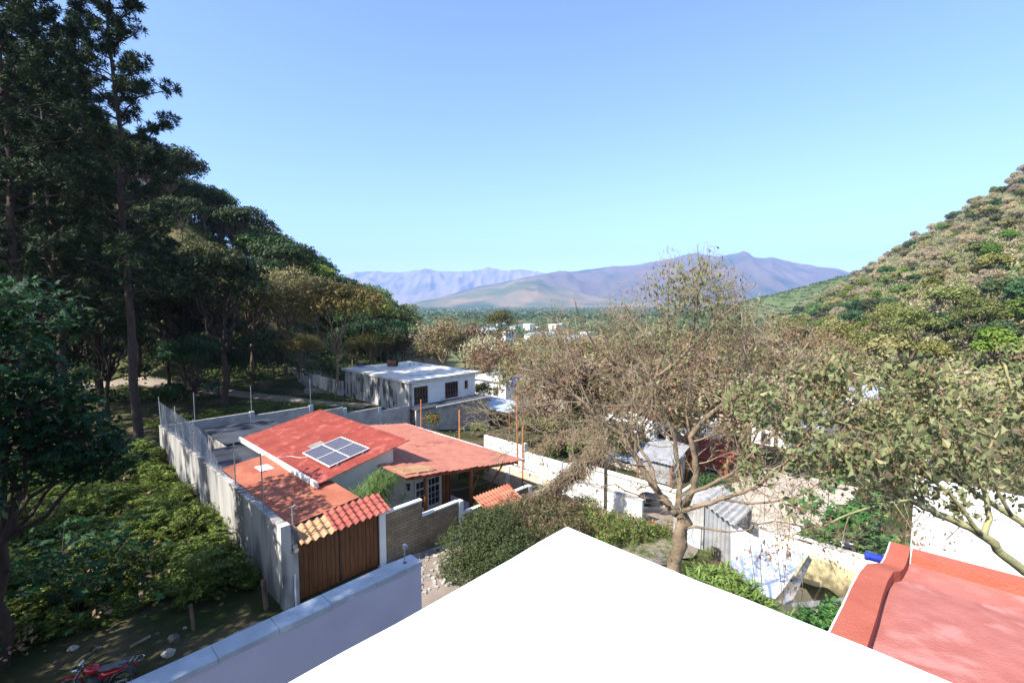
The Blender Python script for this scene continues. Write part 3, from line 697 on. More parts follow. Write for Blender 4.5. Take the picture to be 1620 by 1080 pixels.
# poles
for n_, (px, py0, py1, v, lab) in enumerate([(666, 632, 690, 34.5, "short brown timber pole in front of the white house window"), (727, 648, 705, 31.5, "thick orange timber pole before the grey block wall"),
                                    (817, 626, 745, 21.0, "tallest orange timber pole right of the porch roof tip"), (827, 674, 745, 20.2, "shorter orange timber pole right beside the tallest one")]):
    r0, r1 = ray(px, py0), ray(px + (3 if n_ == 2 else 0), py1)
    def pv(r): 
        vc = r[0] * VX + r[1] * VY; t_ = v / vc; return (r[0] * t_, r[1] * t_, CAMZ + r[2] * t_)
    a, b = pv(r0), pv(r1); b = (b[0], b[1], min(b[2], Hs(b[0], b[1])) - .2) 
    o = MB().tube([b, a], .085 if n_ in (1,) else .06, 8).build("timber_pole", M['pole']); tag(o, lab, "pole", "orange timber poles")

# ---------------------------------------------------------------- white house behind
wh = thing("white_house", "white house with flat stained roof slab and barred windows behind the red roofs", "house", W(30, 45, 0))
MB().box(25.9, 34.1, 38, 50.6, -1.5, 3.42).build("wall", M['white'], wh)
MB().box(25.55, 25.89, 37.9, 50.5, -1.5, 3.43).build("side_wall", M['grime_dapple'], wh)
MB().box(25.4, 34.5, 37.7, 51, 3.44, 3.68).build("roof", M['roofslab'], wh)
def whwin(a, b, z0, z1, frame=True):
    mb = MB(); e = .12
    if frame: mb.box(a - e, b + e, 37.93, 37.99, z1, z1 + e).box(a - e, b + e, 37.93, 37.99, z0 - e, z0).box(a - e, a, 37.93, 37.99, z0, z1).box(b, b + e, 37.93, 37.99, z0, z1)
    else: mb.box(a - .04, b + .04, 37.98, 37.999, z0 - .04, z1 + .04)
    w = mb.build("window", M['white'], wh)
    MB().box(a, b, 37.975, 37.995, z0, z1).build("pane", M['glass'], w)
    mb = MB(); n = max(2, int((b - a) / .28))
    for k in range(n + 1): mb.box(a + (b - a) * k / n - .02, a + (b - a) * k / n + .02, 37.90, 37.925, z0, z1)
    for k in range(3): mb.box(a, b, 37.87, 37.898, z0 + (z1 - z0) * (k + .1) / 2.3, z0 + (z1 - z0) * (k + .1) / 2.3 + .03)
    mb.build("window_bars", M['rust'], w)
whwin(26.15, 27.75, 1.2, 2.95); whwin(29.95, 31.6, 1.3, 2.95); whwin(32.6, 32.95, 2.0, 2.85, False)
bw = thing("block_wall_house", "grey block lower storey with dark lean-to roof below the white house", "house", W(30, 36.5, -2))
MB().box(25.3, 34.6, 36.42, 36.6, -5.5, 1.04).box(34.42, 34.6, 36.6, 40, -5.5, 1.04).build("wall", M['blockg'], bw)
MB().box(25.35, 34.65, 36.25, 37.99, 1.05, 1.14).build("roof_slab", M['darkroof'], bw)
MB().box(27.5, 34.68, 36.18, 36.25, 1.03, 1.16).build("roof_edge", M['white'], bw)
gw = wall("cement_wall", "pale cement wall end standing left of the white house under trees", "wall", M['cement2'], [(24.9, 25.1, 51, 57.5, -1.6, 2.3), (25.1, 25.5, 50.8, 51, -1.6, 2.2)], (25, 54, 0))
# barrel on the roof
br = thing("clay_barrel", "rusty brown barrel lying on its side on the white house roof", "barrel", W(31.5, 49.0, 3.7))
bx = W(30.3, 48.0, 0); 
MB().tube([W(30.0, 48.6, 4.05), W(30.5, 47.6, 4.05)], [.34, .34], 16, cap=False).tube([W(30.48, 47.64, 4.05), W(30.02, 48.56, 4.05)], [.29, .29], 16, cap=False).build("shell", M['rust'], br)
for q in (0, 1): MB().tube([W(30.0 + .5 * q - .02, 48.6 - q + .03, 4.05), W(30.0 + .5 * q + .02, 48.6 - q - .03, 4.05)], .36, 16, cap=False).build("hoop", M['rust'], br)
rng = random.Random(4)
mb = MB()
for k in range(9):
    u, v = 31.2 + rng.uniform(0, 2.2), 46.5 + rng.uniform(0, 2); s = rng.uniform(.05, .12); mb.box(u, u + s * 2, v, v + s, 3.69, 3.69 + s)
tag(mb.build("rubble", M['rock']), "scatter of small rubble beside the barrel on the flat roof", "rubble", None, "stuff")
o = MB().box(27.2, 28.0, 50, 50.8, 3.69, 3.72).box(27.5, 28.2, 50.9, 51.3, 3.69, 3.73).build("tarp", M['blue']); tag(o, "crumpled dark blue tarp left on the far edge of the flat roof", "tarp")

# ---------------------------------------------------------------- own building: white roof, lilac parapet, red roof
ow = thing("rooftop_building", "building under the camera with blank white roof slab", "building", W(0, 0, 0))
bm = MB(); top = []; N_ = 40
pts = []
for k in range(N_ + 1): # front edge along u at v=1.86
    u = -8 + 10.47 * k / N_; pts.append((u, 1.86 + .006 * math.sin(u * 3.1) + .003 * math.sin(u * 9)))
pts[-1] = (2.474, 1.864); pts.append((2.494, 1.852))
for k in range(1, N_ + 1):
    v = 1.7 - 9.7 * k / N_; pts.append((2.488 + .008 * math.sin(v * 4.1) + .004 * math.sin(v * 11), v))
pts.append((-8, -8))
def slab(pts, z0, z1, name, m, parent, label=None):
    n = len(pts); b = MB(); b.v = [W(a, c, z1) for a, c in pts] + [W(a, c, z0) for a, c in pts]
    b.f = [tuple(reversed(range(n))), tuple(range(n, 2 * n))] + [(i, (i + 1) % n, n + (i + 1) % n, n + i) for i in range(n)]; b.m = [0] * len(b.f)
    return b.build(name, m, parent, label=label)
slab(pts, 9.32, 9.5, "roof_slab", M['whiteroof'], ow)
MB().box(-7.5, 2.15, -7.5, 1.55, -.6, 9.31).build("wall", M['white'], ow)
pw = thing("parapet_wall", "lilac plastered wall with broad grey cement coping along the lane, lower left", "wall", W(2.5, 7.4, 4))
mb = MB()
UE = 4.68; VA, VB = 6.66, 6.98
mb.box(-5, UE, VA, VB, -.7, 6.42)
mb.build("wall_panel", M['parapet'], pw)
mb = MB()
ks = [-5, -3.1, -1.6, -.35, .72, 1.55, 2.3, 3.05, 3.8, 4.35, UE + .015]
for a, b in zip(ks[:-1], ks[1:]): mb.box(a, b - .006, VA - .015 + .006 * math.sin(a * 5), VB + .012, 6.422, 6.50 + .004 * math.sin(a * 7))
mb.build("coping", M['coping'], pw)
sm = thing("service_stub", "short steel conduit stub with cap standing on the lilac wall's end", "pipe", W(4.45, 6.8, 6.5))
MB().tube([W(4.45, 6.82, 6.49), W(4.45, 6.82, 6.76)], .012, 8).build("pipe", M['steel'], sm)
MB().tube([W(4.45, 6.82, 6.755), W(4.45, 6.82, 6.83)], [.03, .034], 10).tube([W(4.45, 6.82, 6.80), W(4.50, 6.80, 6.79)], .02, 8).build("cap", M['steel'], sm)
MB().tube([W(4.45, 6.82, 6.505), W(4.45, 6.82, 6.515)], .03, 10).build("flange", M['rust'], sm)
# red roof lower right
rr = thing("red_roof", "red painted roof with raised rims, lower right beside the white slab", "roof", W(4.6, 0, 8.6))
# shell: from far rim towards the viewer, rising; left rim with an S shape
prof = [(5.50, 8.80), (5.30, 8.80), (5.10, 8.80), (4.98, 8.80), (4.86, 8.83), (4.72, 8.87), (4.4, 8.93), (4.0, 9.0), (3.6, 9.06), (3.2, 9.12), (2.75, 9.18)]
edge = [.375, .375, .38, .39, .43, .465, .475, .47, .46, .455, .45]
rim = MB(); n = len(prof)
for i_ in range(n - 1):
    (a, za), (b, zb) = prof[i_], prof[i_ + 1]; ea, eb = edge[i_], edge[i_ + 1]; w1 = .14 if i_ < 4 else .17; w2 = .14 if i_ + 1 < 4 else .17
    rim.hexa([W(b, eb - w2, zb - .3), W(a, ea - w1, za - .3), W(a, ea, za - .3), W(b, eb, zb - .3)], [W(b, eb - w2, zb), W(a, ea - w1, za), W(a, ea, za), W(b, eb, zb)])
rim.build("side_rim", M['redpaint'], rr)
MB().hexa([W(5.34, -6, 8.4), W(5.5, -6, 8.4), W(5.5, .22, 8.4), W(5.34, .22, 8.4)], [W(5.34, -6, 8.88), W(5.5, -6, 8.88), W(5.5, .22, 8.79), W(5.34, .22, 8.79)]).build("back_rim", M['redpaint'], rr)
us = np.linspace(2.75, 5.338, 26); vs_ = np.linspace(-6, .30, 30); U, V = np.meshgrid(us, vs_)
Z = np.interp(U, [p[0] for p in prof][::-1], [p[1] for p in prof][::-1]) - .09
gvv = np.stack([U * UX + V * VX, U * UY + V * VY, Z], -1).reshape(-1, 3); i = np.arange(25)[None] + np.arange(29)[:, None] * 26
np_mesh("roof_surface", gvv, np.stack([i, i + 1, i + 27, i + 26], -1).reshape(-1, 4), M['pinkpaint'], rr, smooth=True)
mb = MB()
for i_ in range(n - 1):
    (a, za), (b, zb) = prof[i_], prof[i_ + 1]; ea, eb = edge[i_], edge[i_ + 1]
    mb.hexa([W(b, eb + .002, zb - .3), W(a, ea + .002, za - .3), W(a, ea + .012, za - .3), W(b, eb + .012, zb - .3)], [W(b, eb + .002, zb - .006), W(a, ea + .002, za - .006), W(a, ea + .012, za - .006), W(b, eb + .012, zb - .006)])
mb.build("white_edge", M['white'], rr)
MB().box(2.75, 5.3, -6, .2, -3, 8.5).build("wall", M['white'], rr)
bp = thing("blue_pipe", "short blue painted pipe jutting out from the red roof's rim", "pipe", W(5.3, .5, 8.7))
MB().tube([W(5.28, .36, 8.70), W(5.235, .52, 8.715)], .034, 14).build("pipe", M['blue'], bp)
MB().tube([W(5.236, .51, 8.714), W(5.23, .532, 8.716)], .041, 14).build("flange", M['blue'], bp)
MB().tube([W(5.272, .395, 8.704), W(5.268, .407, 8.705)], .037, 14).build("clamp", M['chrome'], bp)
# ---------------------------------------------------------------- middle distance: houses, walls and yards
def uvof(px, d): x = (px - 810) / 750 * d; return x * UX + d * UY, x * VX + d * VY
def zat(py, d): return CAMZ - (py - 480) / 750 * d
def house(label, px, py, d, wu, wv, m, roofm, kind='flat', h=None, name="house", win=2, over=.25, rise=.9):
    """house aligned to the street grid; (px,py) is its nearest roof corner"""
    u, v = uvof(px, d); z = zat(py, d); g = min(Huv(u, v), Huv(u + wu, v), Huv(u, v + wv)) - .4
    t = thing(name, label, "house", W(u + wu / 2, v + wv / 2, g + .4))
    MB().box(u, u + wu, v, v + wv, g, z - .1).build("wall", m, t)
    if kind == 'flat':
        MB().box(u - over, u + wu + over, v - over, v + wv + over, z - .098, z + .1).build("roof", roofm, t)
    elif kind == 'shed':
        corr("roof", u - over, u + wu + over, v - over, v + wv + over, lambda a, b: z + .05 + rise * (a - u) / wu, roofm, t, per=.3, amp=.03)
        MB().hexa([W(u, v, z - .1), W(u + wu, v, z - .1), W(u + wu, v + wv, z - .1), W(u, v + wv, z - .1)], [W(u, v, z - .02), W(u + wu, v, z - .02 + rise), W(u + wu, v + wv, z - .02 + rise), W(u, v + wv, z - .02)]).build("gable", m, t)
    else:
        mid = v + wv / 2
        corr("roof", u - over, u + wu + over, v - over, mid, lambda a, b: z + .05 + rise * (b - v) / (wv / 2), roofm, t, per=.3, amp=.03, along='v')
        corr("roof", u - over, u + wu + over, mid, v + wv + over, lambda a, b: z + .05 + rise * (v + wv - b) / (wv / 2), roofm, t, per=.3, amp=.03, along='v')
        g1 = MB()
        for a in (u + .01, u + wu - .15):
            g1.hexa([W(a, v, z - .1), W(a + .14, v, z - .1), W(a + .14, v + wv, z - .1), W(a, v + wv, z - .1)], [W(a, mid - .01, z + rise - .06), W(a + .14, mid - .01, z + rise - .06), W(a + .14, mid + .01, z + rise - .06), W(a, mid + .01, z + rise - .06)])
        g1.build("gable", m, t)
    for k in range(win):
        a = u + wu * (k + .5) / win - .5
        w = MB().box(a - .07, a + 1.07, v - .035, v - .002, z - 1.97, z - .73).build("window", M['cement2'], t); MB().box(a, a + 1.0, v - .045, v - .037, z - 1.9, z - .8).build("pane", M['glass'], w); MB().box(a - .12, a + 1.12, v - .14, v - .002, z - 2.05, z - 1.975).build("sill", M['concrete'], w)
        b = v + wv * (k + .5) / win - .4
        w2 = MB().box(u - .035, u - .002, b - .07, b + .97, z - 1.97, z - .73).build("window", M['cement2'], t); MB().box(u - .045, u - .037, b, b + .9, z - 1.9, z - .8).build("pane", M['glass'], w2)
    return t
house("white flat roofed house behind the bare tree right of the white barred house", 800, 606, 60, 9, 7, M['white'], M['roofslab'])
house("low pale house seen through brown branches in the middle", 900, 612, 57, 10, 8, M['cement2'], M['roofslab'])
house("white house with red pitched roof left of the big tree's trunk top", 1043, 668, 50, 6, 7, M['white'], M['red2'], 'gable')
house("house with pale green tin roof behind the big bare tree", 1010, 652, 56, 5, 5, M['cream'], mat("pale_green_sheet", (.45, .52, .40), (.38, .44, .34), 1), 'shed')
house("wide white rendered house right of the big tree trunk", 1120, 690, 47, 7, 6, M['white'], M['whiteroof'])
house("house with red sheet roof and white ridge far behind the big tree", 1160, 644, 62, 9, 6, M['white'], M['red2'], 'gable')
house("rusty brown walled house with red roof beside the yard", 1160, 738, 38, 4, 5, M['rust'], M['red'], 'shed', rise=.6)
house("white house beneath the drooping leaves at the far right", 1300, 690, 47, 6, 6, M['white'], M['whiteroof'])
house("white house with bright yellow upper wall among the leaves on the right", 1318, 640, 52, 7, 6, M['white'], M['yellow'], 'shed', rise=.8)
house("pink walled house with pale blue tin roof deep among the right branches", 1400, 632, 66, 6, 5, M['cream'], M['bluemetal'], 'shed')
wt_ = thing("water_tank", "round dark blue water tank on the white flat roofed house", "water tank", at(815, 600, 61))
tx, ty, tz = at(815, 603, 61); MB().tube([(tx, ty, tz - .6), (tx, ty, tz + .5), (tx, ty, tz + .75)], [.6, .6, .25], 16).build("tank", M['blue'], wt_); MB().tube([(tx, ty, tz + .75), (tx, ty, tz + .85)], [.22, .2], 12).build("lid", M['black'], wt_)
for k, (px, py, d) in enumerate([(777, 514, 260), (808, 512, 280), (812, 514, 275), (826, 512, 300), (842, 514, 290), (850, 560, 95), (1012, 600, 70), (830, 515, 330)]):
    x, y, z = at(px, py, d); t = thing("utility_pole", "thin pale concrete pole standing among the valley town's treetops", "pole", (x, y, Hs(x, y)), "concrete poles of the town")
    MB().tube([(x, y, Hs(x, y) - .3), (x, y, z)], [.22, .13], 8).build("shaft", M['concrete'], t)
    MB().tube([(x - 1.0, y, z - .7), (x + 1.0, y, z - .7)], .07, 6).build("crossarm", M['concrete'], t)
# tin roof lean-to and blue metal roof
def canopy(name, label, px, py, d, wu, wv, m, rise, posts=True, wallm=None):
    u, v = uvof(px, d); z = zat(py, d); g = Huv(u + wu / 2, v + wv / 2) - .5
    t = thing(name, label, "shed", W(u + wu / 2, v + wv / 2, g + .5))
    corr("roof", u, u + wu, v, v + wv, lambda a, b: z + rise * (a - u) / wu, m, t, per=.25, amp=.025)
    for a, b in ((u + .2, v + .2), (u + wu - .2, v + .2), (u + .2, v + wv - .2), (u + wu - .2, v + wv - .2)):
        MB().box(a - .06, a + .06, b - .06, b + .06, g, z + rise * (a - u) / wu - .04).build("post", M['post'], t)
    if wallm: MB().box(u + .3, u + .45, v + .3, v + wv - .3, g, z - .3).box(u + .3, u + wu - .3, v + .3, v + .42, g, z - .3).build("wall", wallm, t)
    return t
canopy("tin_shelter", "flat pale tin roof on posts right of the grey block wall", 806, 655, 49, 4.5, 8, M['bluemetal'], .1)
canopy("tin_roofed_house", "low tan walled house with broad pale blue metal roof behind the forked trunk", 1045, 748, 36, 6.5, 7.5, M['bluemetal'], -.2, wallm=M['cream'])
canopy("brown_lean_to", "dull brown tin lean-to beside the pale blue metal roof", 1072, 742, 34, 3, 3.2, M['zinc'], .9, wallm=M['zinc'])
wall("lot_wall", "long white wall descending behind the orange poles and tan garden wall", "wall", M['white'], [(26.9, 27.1, 19.8, 24.3, -5, -.55), (26.9, 27.1, 24.32, 28.9, -5, -.1)], (27, 24, -3), piers=[(26.85, 27.2, 24.2, 24.5, -5, .1), (26.85, 27.2, 19.6, 19.9, -5, -.4)], piermat=M['concrete'])
wall("low_wall", "low white wall with dark stains running behind the wooden pole", "wall", M['white'], [(23.9, 24.1, 12.6, 18.4, -4, -.15)], (24, 15, -2), caps=[(23.86, 24.14, 12.56, 18.42, -.148, -.08)], capmat=M['concrete'])
wall("terrace_wall", "cream retaining wall stepping up behind the low white wall", "wall", M['cream'], [(28.2, 28.4, 12.5, 20, -5, -.9), (28.4, 32, 12.5, 12.7, -5, -1.1)], (28.3, 15, -3), caps=[(28.1, 28.5, 12.45, 20, -.897, -.78)], capmat=M['white'])
wall("yard_wall", "long sunlit white wall along the pale yard left of the castor plants", "wall", M['white'], [(27.0, 27.2, 4.9, 8.4, -6, -1.15), (27.0, 27.2, 0.6, 4.88, -6, -.95)], (27.1, 5, -4), caps=[(26.95, 27.25, .6, 8.45, -.945, -.9)], capmat=M['cement2'])
wall("far_yard_wall", "short pale wall end between the yard and the castor plants", "wall", M['white'], [(30.6, 30.8, 3.6, 6.6, -6, -2.0)], (30.7, 5, -4))
wall("block_building", "big white and grey mottled blank wall under the branches at the far right", "wall", mat("white_grey_render", (.74, .73, .71), (.60, .59, .57), .5, bump=.2, c3=(.33, .32, .31), s3=.35, t3=.5), [(22.0, 22.25, -9, .95, -5, 4.7), (22.25, 27, .7, .95, -5, 4.7)], (22, -4, -3), caps=[(21.98, 22.27, -9, .97, 4.702, 4.76)], capmat=M['white'])  # broad grey blotches mixed over a white base
# shade canvas and yellow wall
def sheet(name, label, cat, corners, m, sag=.2, n=12, thick=.012):
    a, b, c, d = [np.array(W(*q)) for q in corners]; vs = []
    for i in range(n + 1):
        for j in range(n + 1):
            s, t_ = i / n, j / n; p = (a * (1 - s) + b * s) * (1 - t_) + (d * (1 - s) + c * s) * t_
            p = p + np.array([0, 0, -sag * 4 * s * (1 - s) * 1 - sag * 2 * t_ * (1 - t_) + .02 * math.sin(s * 17 + t_ * 9)]); vs.append(p)
    vs = np.array(vs); lo = vs - np.array([0, 0, thick]); i = np.arange(n)[None] + np.arange(n)[:, None] * (n + 1)
    f = np.stack([i, i + n + 1, i + n + 2, i + 1], -1).reshape(-1, 4)
    o = np_mesh(name, np.concatenate([vs, lo]), np.concatenate([f, f[:, ::-1] + len(vs)]), m, smooth=True); return tag(o, label, cat)
sheet("canvas_sheet", "white canvas sheet with leafy shadows stretched before the yard wall", "canvas", [(24.2, 7.9, .1), (24.3, 4.6, -.3), (20.6, 4.9, -.9), (20.8, 6.7, -.3)], M['canvas'], .25)
sheet("grey_canvas", "narrow grey canvas strip sagging across the yellow patch", "canvas", [(24.3, 4.5, -.35), (24.2, 4.35, -.45), (20.9, 4.4, -1.0), (20.6, 4.8, -.95)], M['greycanvas'], .1)
sheet("grey_shade_strip", "dark grey canvas corner pinned to the red roofed wall above the yellow floor", "canvas", [(20.9, 4.4, -1.0), (21.0, 4.2, -1.1), (21.9, 1.4, .1), (22.0, 1.8, .2)], M['greycanvas'], .15)
o = MB().box(19.0, 26.4, .3, 6.6, -3.9, -3.05).build("terrace", M['plaster_y']); tag(o, "yellow painted terrace floor inside the white wall", None, None, "structure")
wall("yellow_wall", "low yellow plastered wall under the canvas beside the terrace", "wall", M['plaster_y'], [(26.5, 26.98, .6, 6.9, -4.5, -1.55)], (26.7, 4, -3))
# corrugated shack
sk = thing("corrugated_shack", "patched shack of grey corrugated sheets left of the white yard wall", "shack", W(24.4, 9.4, -2.5))
def vcorr(name, u0, v0, u1, v1, z0, z1a, z1b, m, parent, per=.2, amp=.03):
    L = math.hypot(u1 - u0, v1 - v0); n = int(L / per * 6); a = np.linspace(0, 1, n + 1); nu_, nv_ = -(v1 - v0) / L, (u1 - u0) / L
    off_ = amp * np.sin(a * L / per * 6.283); U = u0 + (u1 - u0) * a + nu_ * off_; V = v0 + (v1 - v0) * a + nv_ * off_
    Zt = z1a + (z1b - z1a) * a; X = U * UX + V * VX; Y = U * UY + V * VY
    fr_ = [np.stack([X, Y, np.full(n + 1, z0)], -1), np.stack([X, Y, Zt], -1)]
    b = [f_ + np.array([nu_ * UX + nv_ * VX, nu_ * UY + nv_ * VY, 0]) * .012 for f_ in fr_]
    v = np.concatenate(fr_ + b); i = np.arange(n); q = n + 1
    f = np.concatenate([np.stack([i, i + 1, i + q + 1, i + q], -1), np.stack([i + 2 * q, i + 3 * q, i + 3 * q + 1, i + 2 * q + 1], -1), np.stack([i + q, i + q + 1, i + 3 * q + 1, i + 3 * q], -1)])
    return np_mesh(name, v, f, m, parent)
vcorr("side_sheet", 23.6, 10.6, 23.6, 9.0, -3.2, .1, .95, M['fibro'], sk)
vcorr("side_sheet", 23.7, 9.0, 23.9, 7.7, -3.2, 1.0, .2, M['zinc'], sk)
vcorr("front_sheet", 23.9, 7.65, 26.4, 7.75, -3.2, .3, .2, M['fibro'], sk)
corr("roof_sheet", 23.3, 26.6, 9.1, 11.0, lambda u, v: 1.0 - .5 * (v - 9.1), M['fibro'], sk, per=.25, amp=.04)
corr("roof_sheet", 23.5, 26.4, 7.5, 9.08, lambda u, v: .98 - .45 * (9.08 - v), M['fibro'], sk, per=.25, amp=.05, label="newer grey sheet")
MB().box(23.5, 23.56, 9.1, 9.9, -1.9, -.4).build("hatch", M['bluemetal'], sk)
MB().box(23.64, 23.68, 8.2, 8.6, -3.2, -1.2).build("doorway_board", M['dark'], sk)
MB().box(26.4, 26.55, 7.6, 10.9, -3.2, .0).build("back_wall", M['concrete'], sk)
# wooden utility pole and wires
up = thing("wooden_pole", "weathered grey wooden pole draped with dead vines before the low white wall", "pole", W(22.3, 14, -3))
MB().tube([W(22.3, 14, -3.4), W(22.32, 14, 1), W(22.25, 14, 3.9)], [.11, .10, .08], 9).build("shaft", M['twig'], up)
MB().tube([W(22.2, 14.5, 3.4), W(22.3, 13.5, 3.45)], .035, 6).build("crossbar", M['dark'], up)
def wire(name, label, a, b, sag, r=.008):
    pts = []
    for i in range(25):
        t = i / 24; pts.append(tuple(np.array(a) * (1 - t) + np.array(b) * t + np.array([0, 0, -sag * 4 * t * (1 - t)])))
    o = MB().tube(pts, r, 4).build(name, M['dark']); return tag(o, label, "cable")
wire("overhead_cable", "thin black cable sagging from the gate mast across to the wooden pole", W(6.7, 17.25, 3.6), W(22.26, 14.0, 3.7), .9, .007)
wire("street_cable", "thin cable crossing the yards from the wooden pole toward the right", W(22.26, 13.9, 3.6), at(1400, 620, 40), 1.2, .012)
wire("rope", "slack dark cord from the dead vines toward the big forked trunk", W(22.26, 13.9, 3.2), at(1060, 800, 13), .6, .009)
# things by the low wall
fe = thing("stick_fence", "rickety fence of thin grey sticks beside the orange cloth", "fence", W(24.3, 11.6, -2.6))
for k in range(7): MB().tube([W(24.2 + k * .28, 12.0 - k * .12, -3.3), W(24.22 + k * .28, 12.0 - k * .12 + .05 * (k % 3), -1.2 - .15 * (k % 2))], .03, 6).build("stake", M['twig'], fe)
for z in (-1.6, -2.3): MB().tube([W(24.1, 12.05, z), W(26.0, 11.25, z - .05)], .022, 6).build("rail", M['twig'], fe)
rng = np.random.default_rng(8)
def lump(name, label, cat, c, r, m, seed, flat=1, sub=3, amp=.35):
    import bmesh
    b = bmesh.new(); bmesh.ops.create_icosphere(b, subdivisions=sub, radius=1); 
    for v in b.verts:
        n = noise.noise(v.co * 1.6 + Vector((seed, 0, 0))) * amp + noise.noise(v.co * 4 + Vector((0, seed, 0))) * amp * .4
        v.co = Vector((v.co.x * r[0], v.co.y * r[1], v.co.z * r[2])) * (1 + n)
    me = bpy.data.meshes.new(name); b.to_mesh(me); b.free(); me.materials.append(m)
    o = bpy.data.objects.new(name, me); COL.objects.link(o); o.location = c
    return tag(o, label, cat) if label else o
lump("orange_cloth", "crumpled orange cloth hanging on the stick fence", "cloth", W(24.0, 12.0, -1.45), (.13, .1, .38), M['orange'], 3)
lump("plastic_heap", "heap of black plastic sheeting on top of the wall behind the sticks", "plastic", W(26.2, 13.2, -.9), (.9, .5, .35), M['black'], 5, amp=.6)
cbx = thing("cement_tank", "small mossy cement tank with slanted lid beside the trunk base", "tank", W(18.2, 9.3, -2))
MB().box(17.5, 19.0, 8.6, 10.0, -2.8, -1.15).build("basin", M['concrete'], cbx); MB().hexa([W(17.4, 8.5, -1.14), W(19.1, 8.5, -1.14), W(19.1, 10.1, -1.14), W(17.4, 10.1, -1.14)], [W(17.4, 8.5, -1.02), W(19.1, 8.5, -.9), W(19.1, 10.1, -.9), W(17.4, 10.1, -1.02)]).build("lid", M['fibro'], cbx)
# building blocks stacked near the wall
wb = thing("board_stack", "stack of white boards lying by the vines behind the tan garden wall", "boards", W(25.0, 17.2, -1.5))
for k in range(5): MB().box(24.4 + .1 * k, 26.3 + .05 * k, 16.2 + .25 * k, 16.4 + .25 * k, -1.6 + .13 * k, -1.5 + .13 * k).build("board", M['white'], wb)
# rubble and litter on the lot near the motorbike
rng = random.Random(11)
for k, (u, v, s, lab) in enumerate([(2.75, 17.5, .2, "big rounded stone behind the motorbike's rack"), (3.0, 18.2, .2, "brown stone half buried by the coping"), (2.7, 18.9, .08, "small white scrap on the dark soil beyond the stones"), (3.4, 18.6, .07, "pale pebble nearest to the wall coping on the dark soil"), (-.1, 18.6, .12, "pale stone left of the motorbike's handlebar"), (1.25, 19.4, .1, "flat pale stone above the motorbike's seat"), (.7, 20.0, .14, "grey stone at the foot of the undergrowth")]):
    lump("stone", lab, "stone", W(u, v, Huv(u, v) + s * .3), (s, s * .8, s * .6), M['darkstone'] if k % 3 else M['rock'], k * 3.1)
o = MB().hexa([W(1.95, 18.6, .1), W(2.5, 18.75, .1), W(2.5, 18.83, .1), W(1.95, 18.68, .1)], [W(1.95, 18.6, .14), W(2.5, 18.75, .14), W(2.5, 18.83, .14), W(1.95, 18.68, .14)]).build("plank", M['twig']); tag(o, "short pale plank lying on dark soil by the stones", "plank")
for k, (u, v, h, lab) in enumerate([(5.7, 17.7, 1.1, "stout brown wooden stake at the near end of the cement wall"), (3.6, 18.3, .9, "leaning brown stake in the undergrowth near the coping")]):
    o = MB().tube([W(u, v, -.2), W(u - .05, v + .03, h)], .09 - .03 * k, 8).build("wooden_stake", M['bark']); tag(o, lab, "stake")
# rubble at the lane beside the hedge
segs = []
mb = MB(); 
vs_, fs_, o_ = [], [], 0
nr = np.random.default_rng(3)
for k in range(240):
    u = nr.uniform(9.5, 13.5); v = nr.uniform(14.2, 16.9); s = nr.uniform(.02, .12); x, y, _ = W(u, v, 0); z = Hs(x, y)
    c = np.array([x, y, z + .04]); b = np.array([[-1, -1, -1], [1, -1, -1], [1, 1, -1], [-1, 1, -1], [-1, -1, 1], [1, -1, 1], [1, 1, 1], [-1, 1, 1]]) * s * (nr.random((8, 3)) * .5 + .4) + c
    vs_.append(b); fs_.append(np.array([[3, 2, 1, 0], [4, 5, 6, 7], [0, 1, 5, 4], [1, 2, 6, 5], [2, 3, 7, 6], [3, 0, 4, 7]]) + 8 * k)
o = np_mesh("lane_rubble", np.concatenate(vs_), np.concatenate(fs_), M['rock']); tag(o, "loose pale rubble at the lane's edge", None, None, "stuff")
o = MB().box(10.3, 19, 16.95, 17.15, -2.5, -.0).build("kerb", M['concrete']);
o.data.transform(__import__('mathutils').Matrix.Identity(4)); tag(o, "cement footing along the tan grey wall", None, None, "structure")
for v_ in o.data.vertices:
    x, y = v_.co.x, v_.co.y
    if v_.co.z > -.5: v_.co.z = Hs(x, y) + .12

# ---------------------------------------------------------------- motorbike
mo = thing("motorbike", "red motorbike with grey seat and steel rear rack parked in the shade, bottom left", "motorbike", W(1.2, 17.35, .0))
bz = Huv(1.2, 17.4) + .02
bxy = lambda s, o_, z: W(.42 + s * .85 + o_ * .5 + .18 * z, 17.5 - s * .52 + o_ * .8 + .1 * z, bz + z * .86)     # s forward metres from the front wheel (0) to tail
def wheel(s, lab=None):
    w = MB(); pts = [bxy(s + .29 * math.cos(a), 0, .30 + .29 * math.sin(a)) for a in np.linspace(0, 2 * math.pi, 25)]
    o = w.tube(pts, .05, 8, cap=False).build("tyre", M['black'], mo)
    MB().tube([bxy(s + .235 * math.cos(a), 0, .30 + .235 * math.sin(a)) for a in np.linspace(0, 2 * math.pi, 25)], .014, 6, cap=False).build("rim", M['chrome'], o)
    sp_ = MB()
    for k in range(10): a = k * math.pi / 5; sp_.tube([bxy(s, .0, .30), bxy(s + .23 * math.cos(a), 0, .30 + .23 * math.sin(a))], .004, 3)
    sp_.build("spokes", M['chrome'], o)
wheel(.0); wheel(1.27)
MB().tube([bxy(.02, -.07, .30), bxy(.2, -.07, .86)], .022, 7).build("fork", M['chrome'], mo); MB().tube([bxy(.02, .07, .30), bxy(.2, .07, .86)], .022, 7).build("fork", M['chrome'], mo)
MB().tube([bxy(.33, -.36, 1.0), bxy(.24, -.2, .98), bxy(.2, 0, .94), bxy(.24, .2, .98), bxy(.33, .36, 1.0)], .013, 6).build("handlebar", M['chrome'], mo)
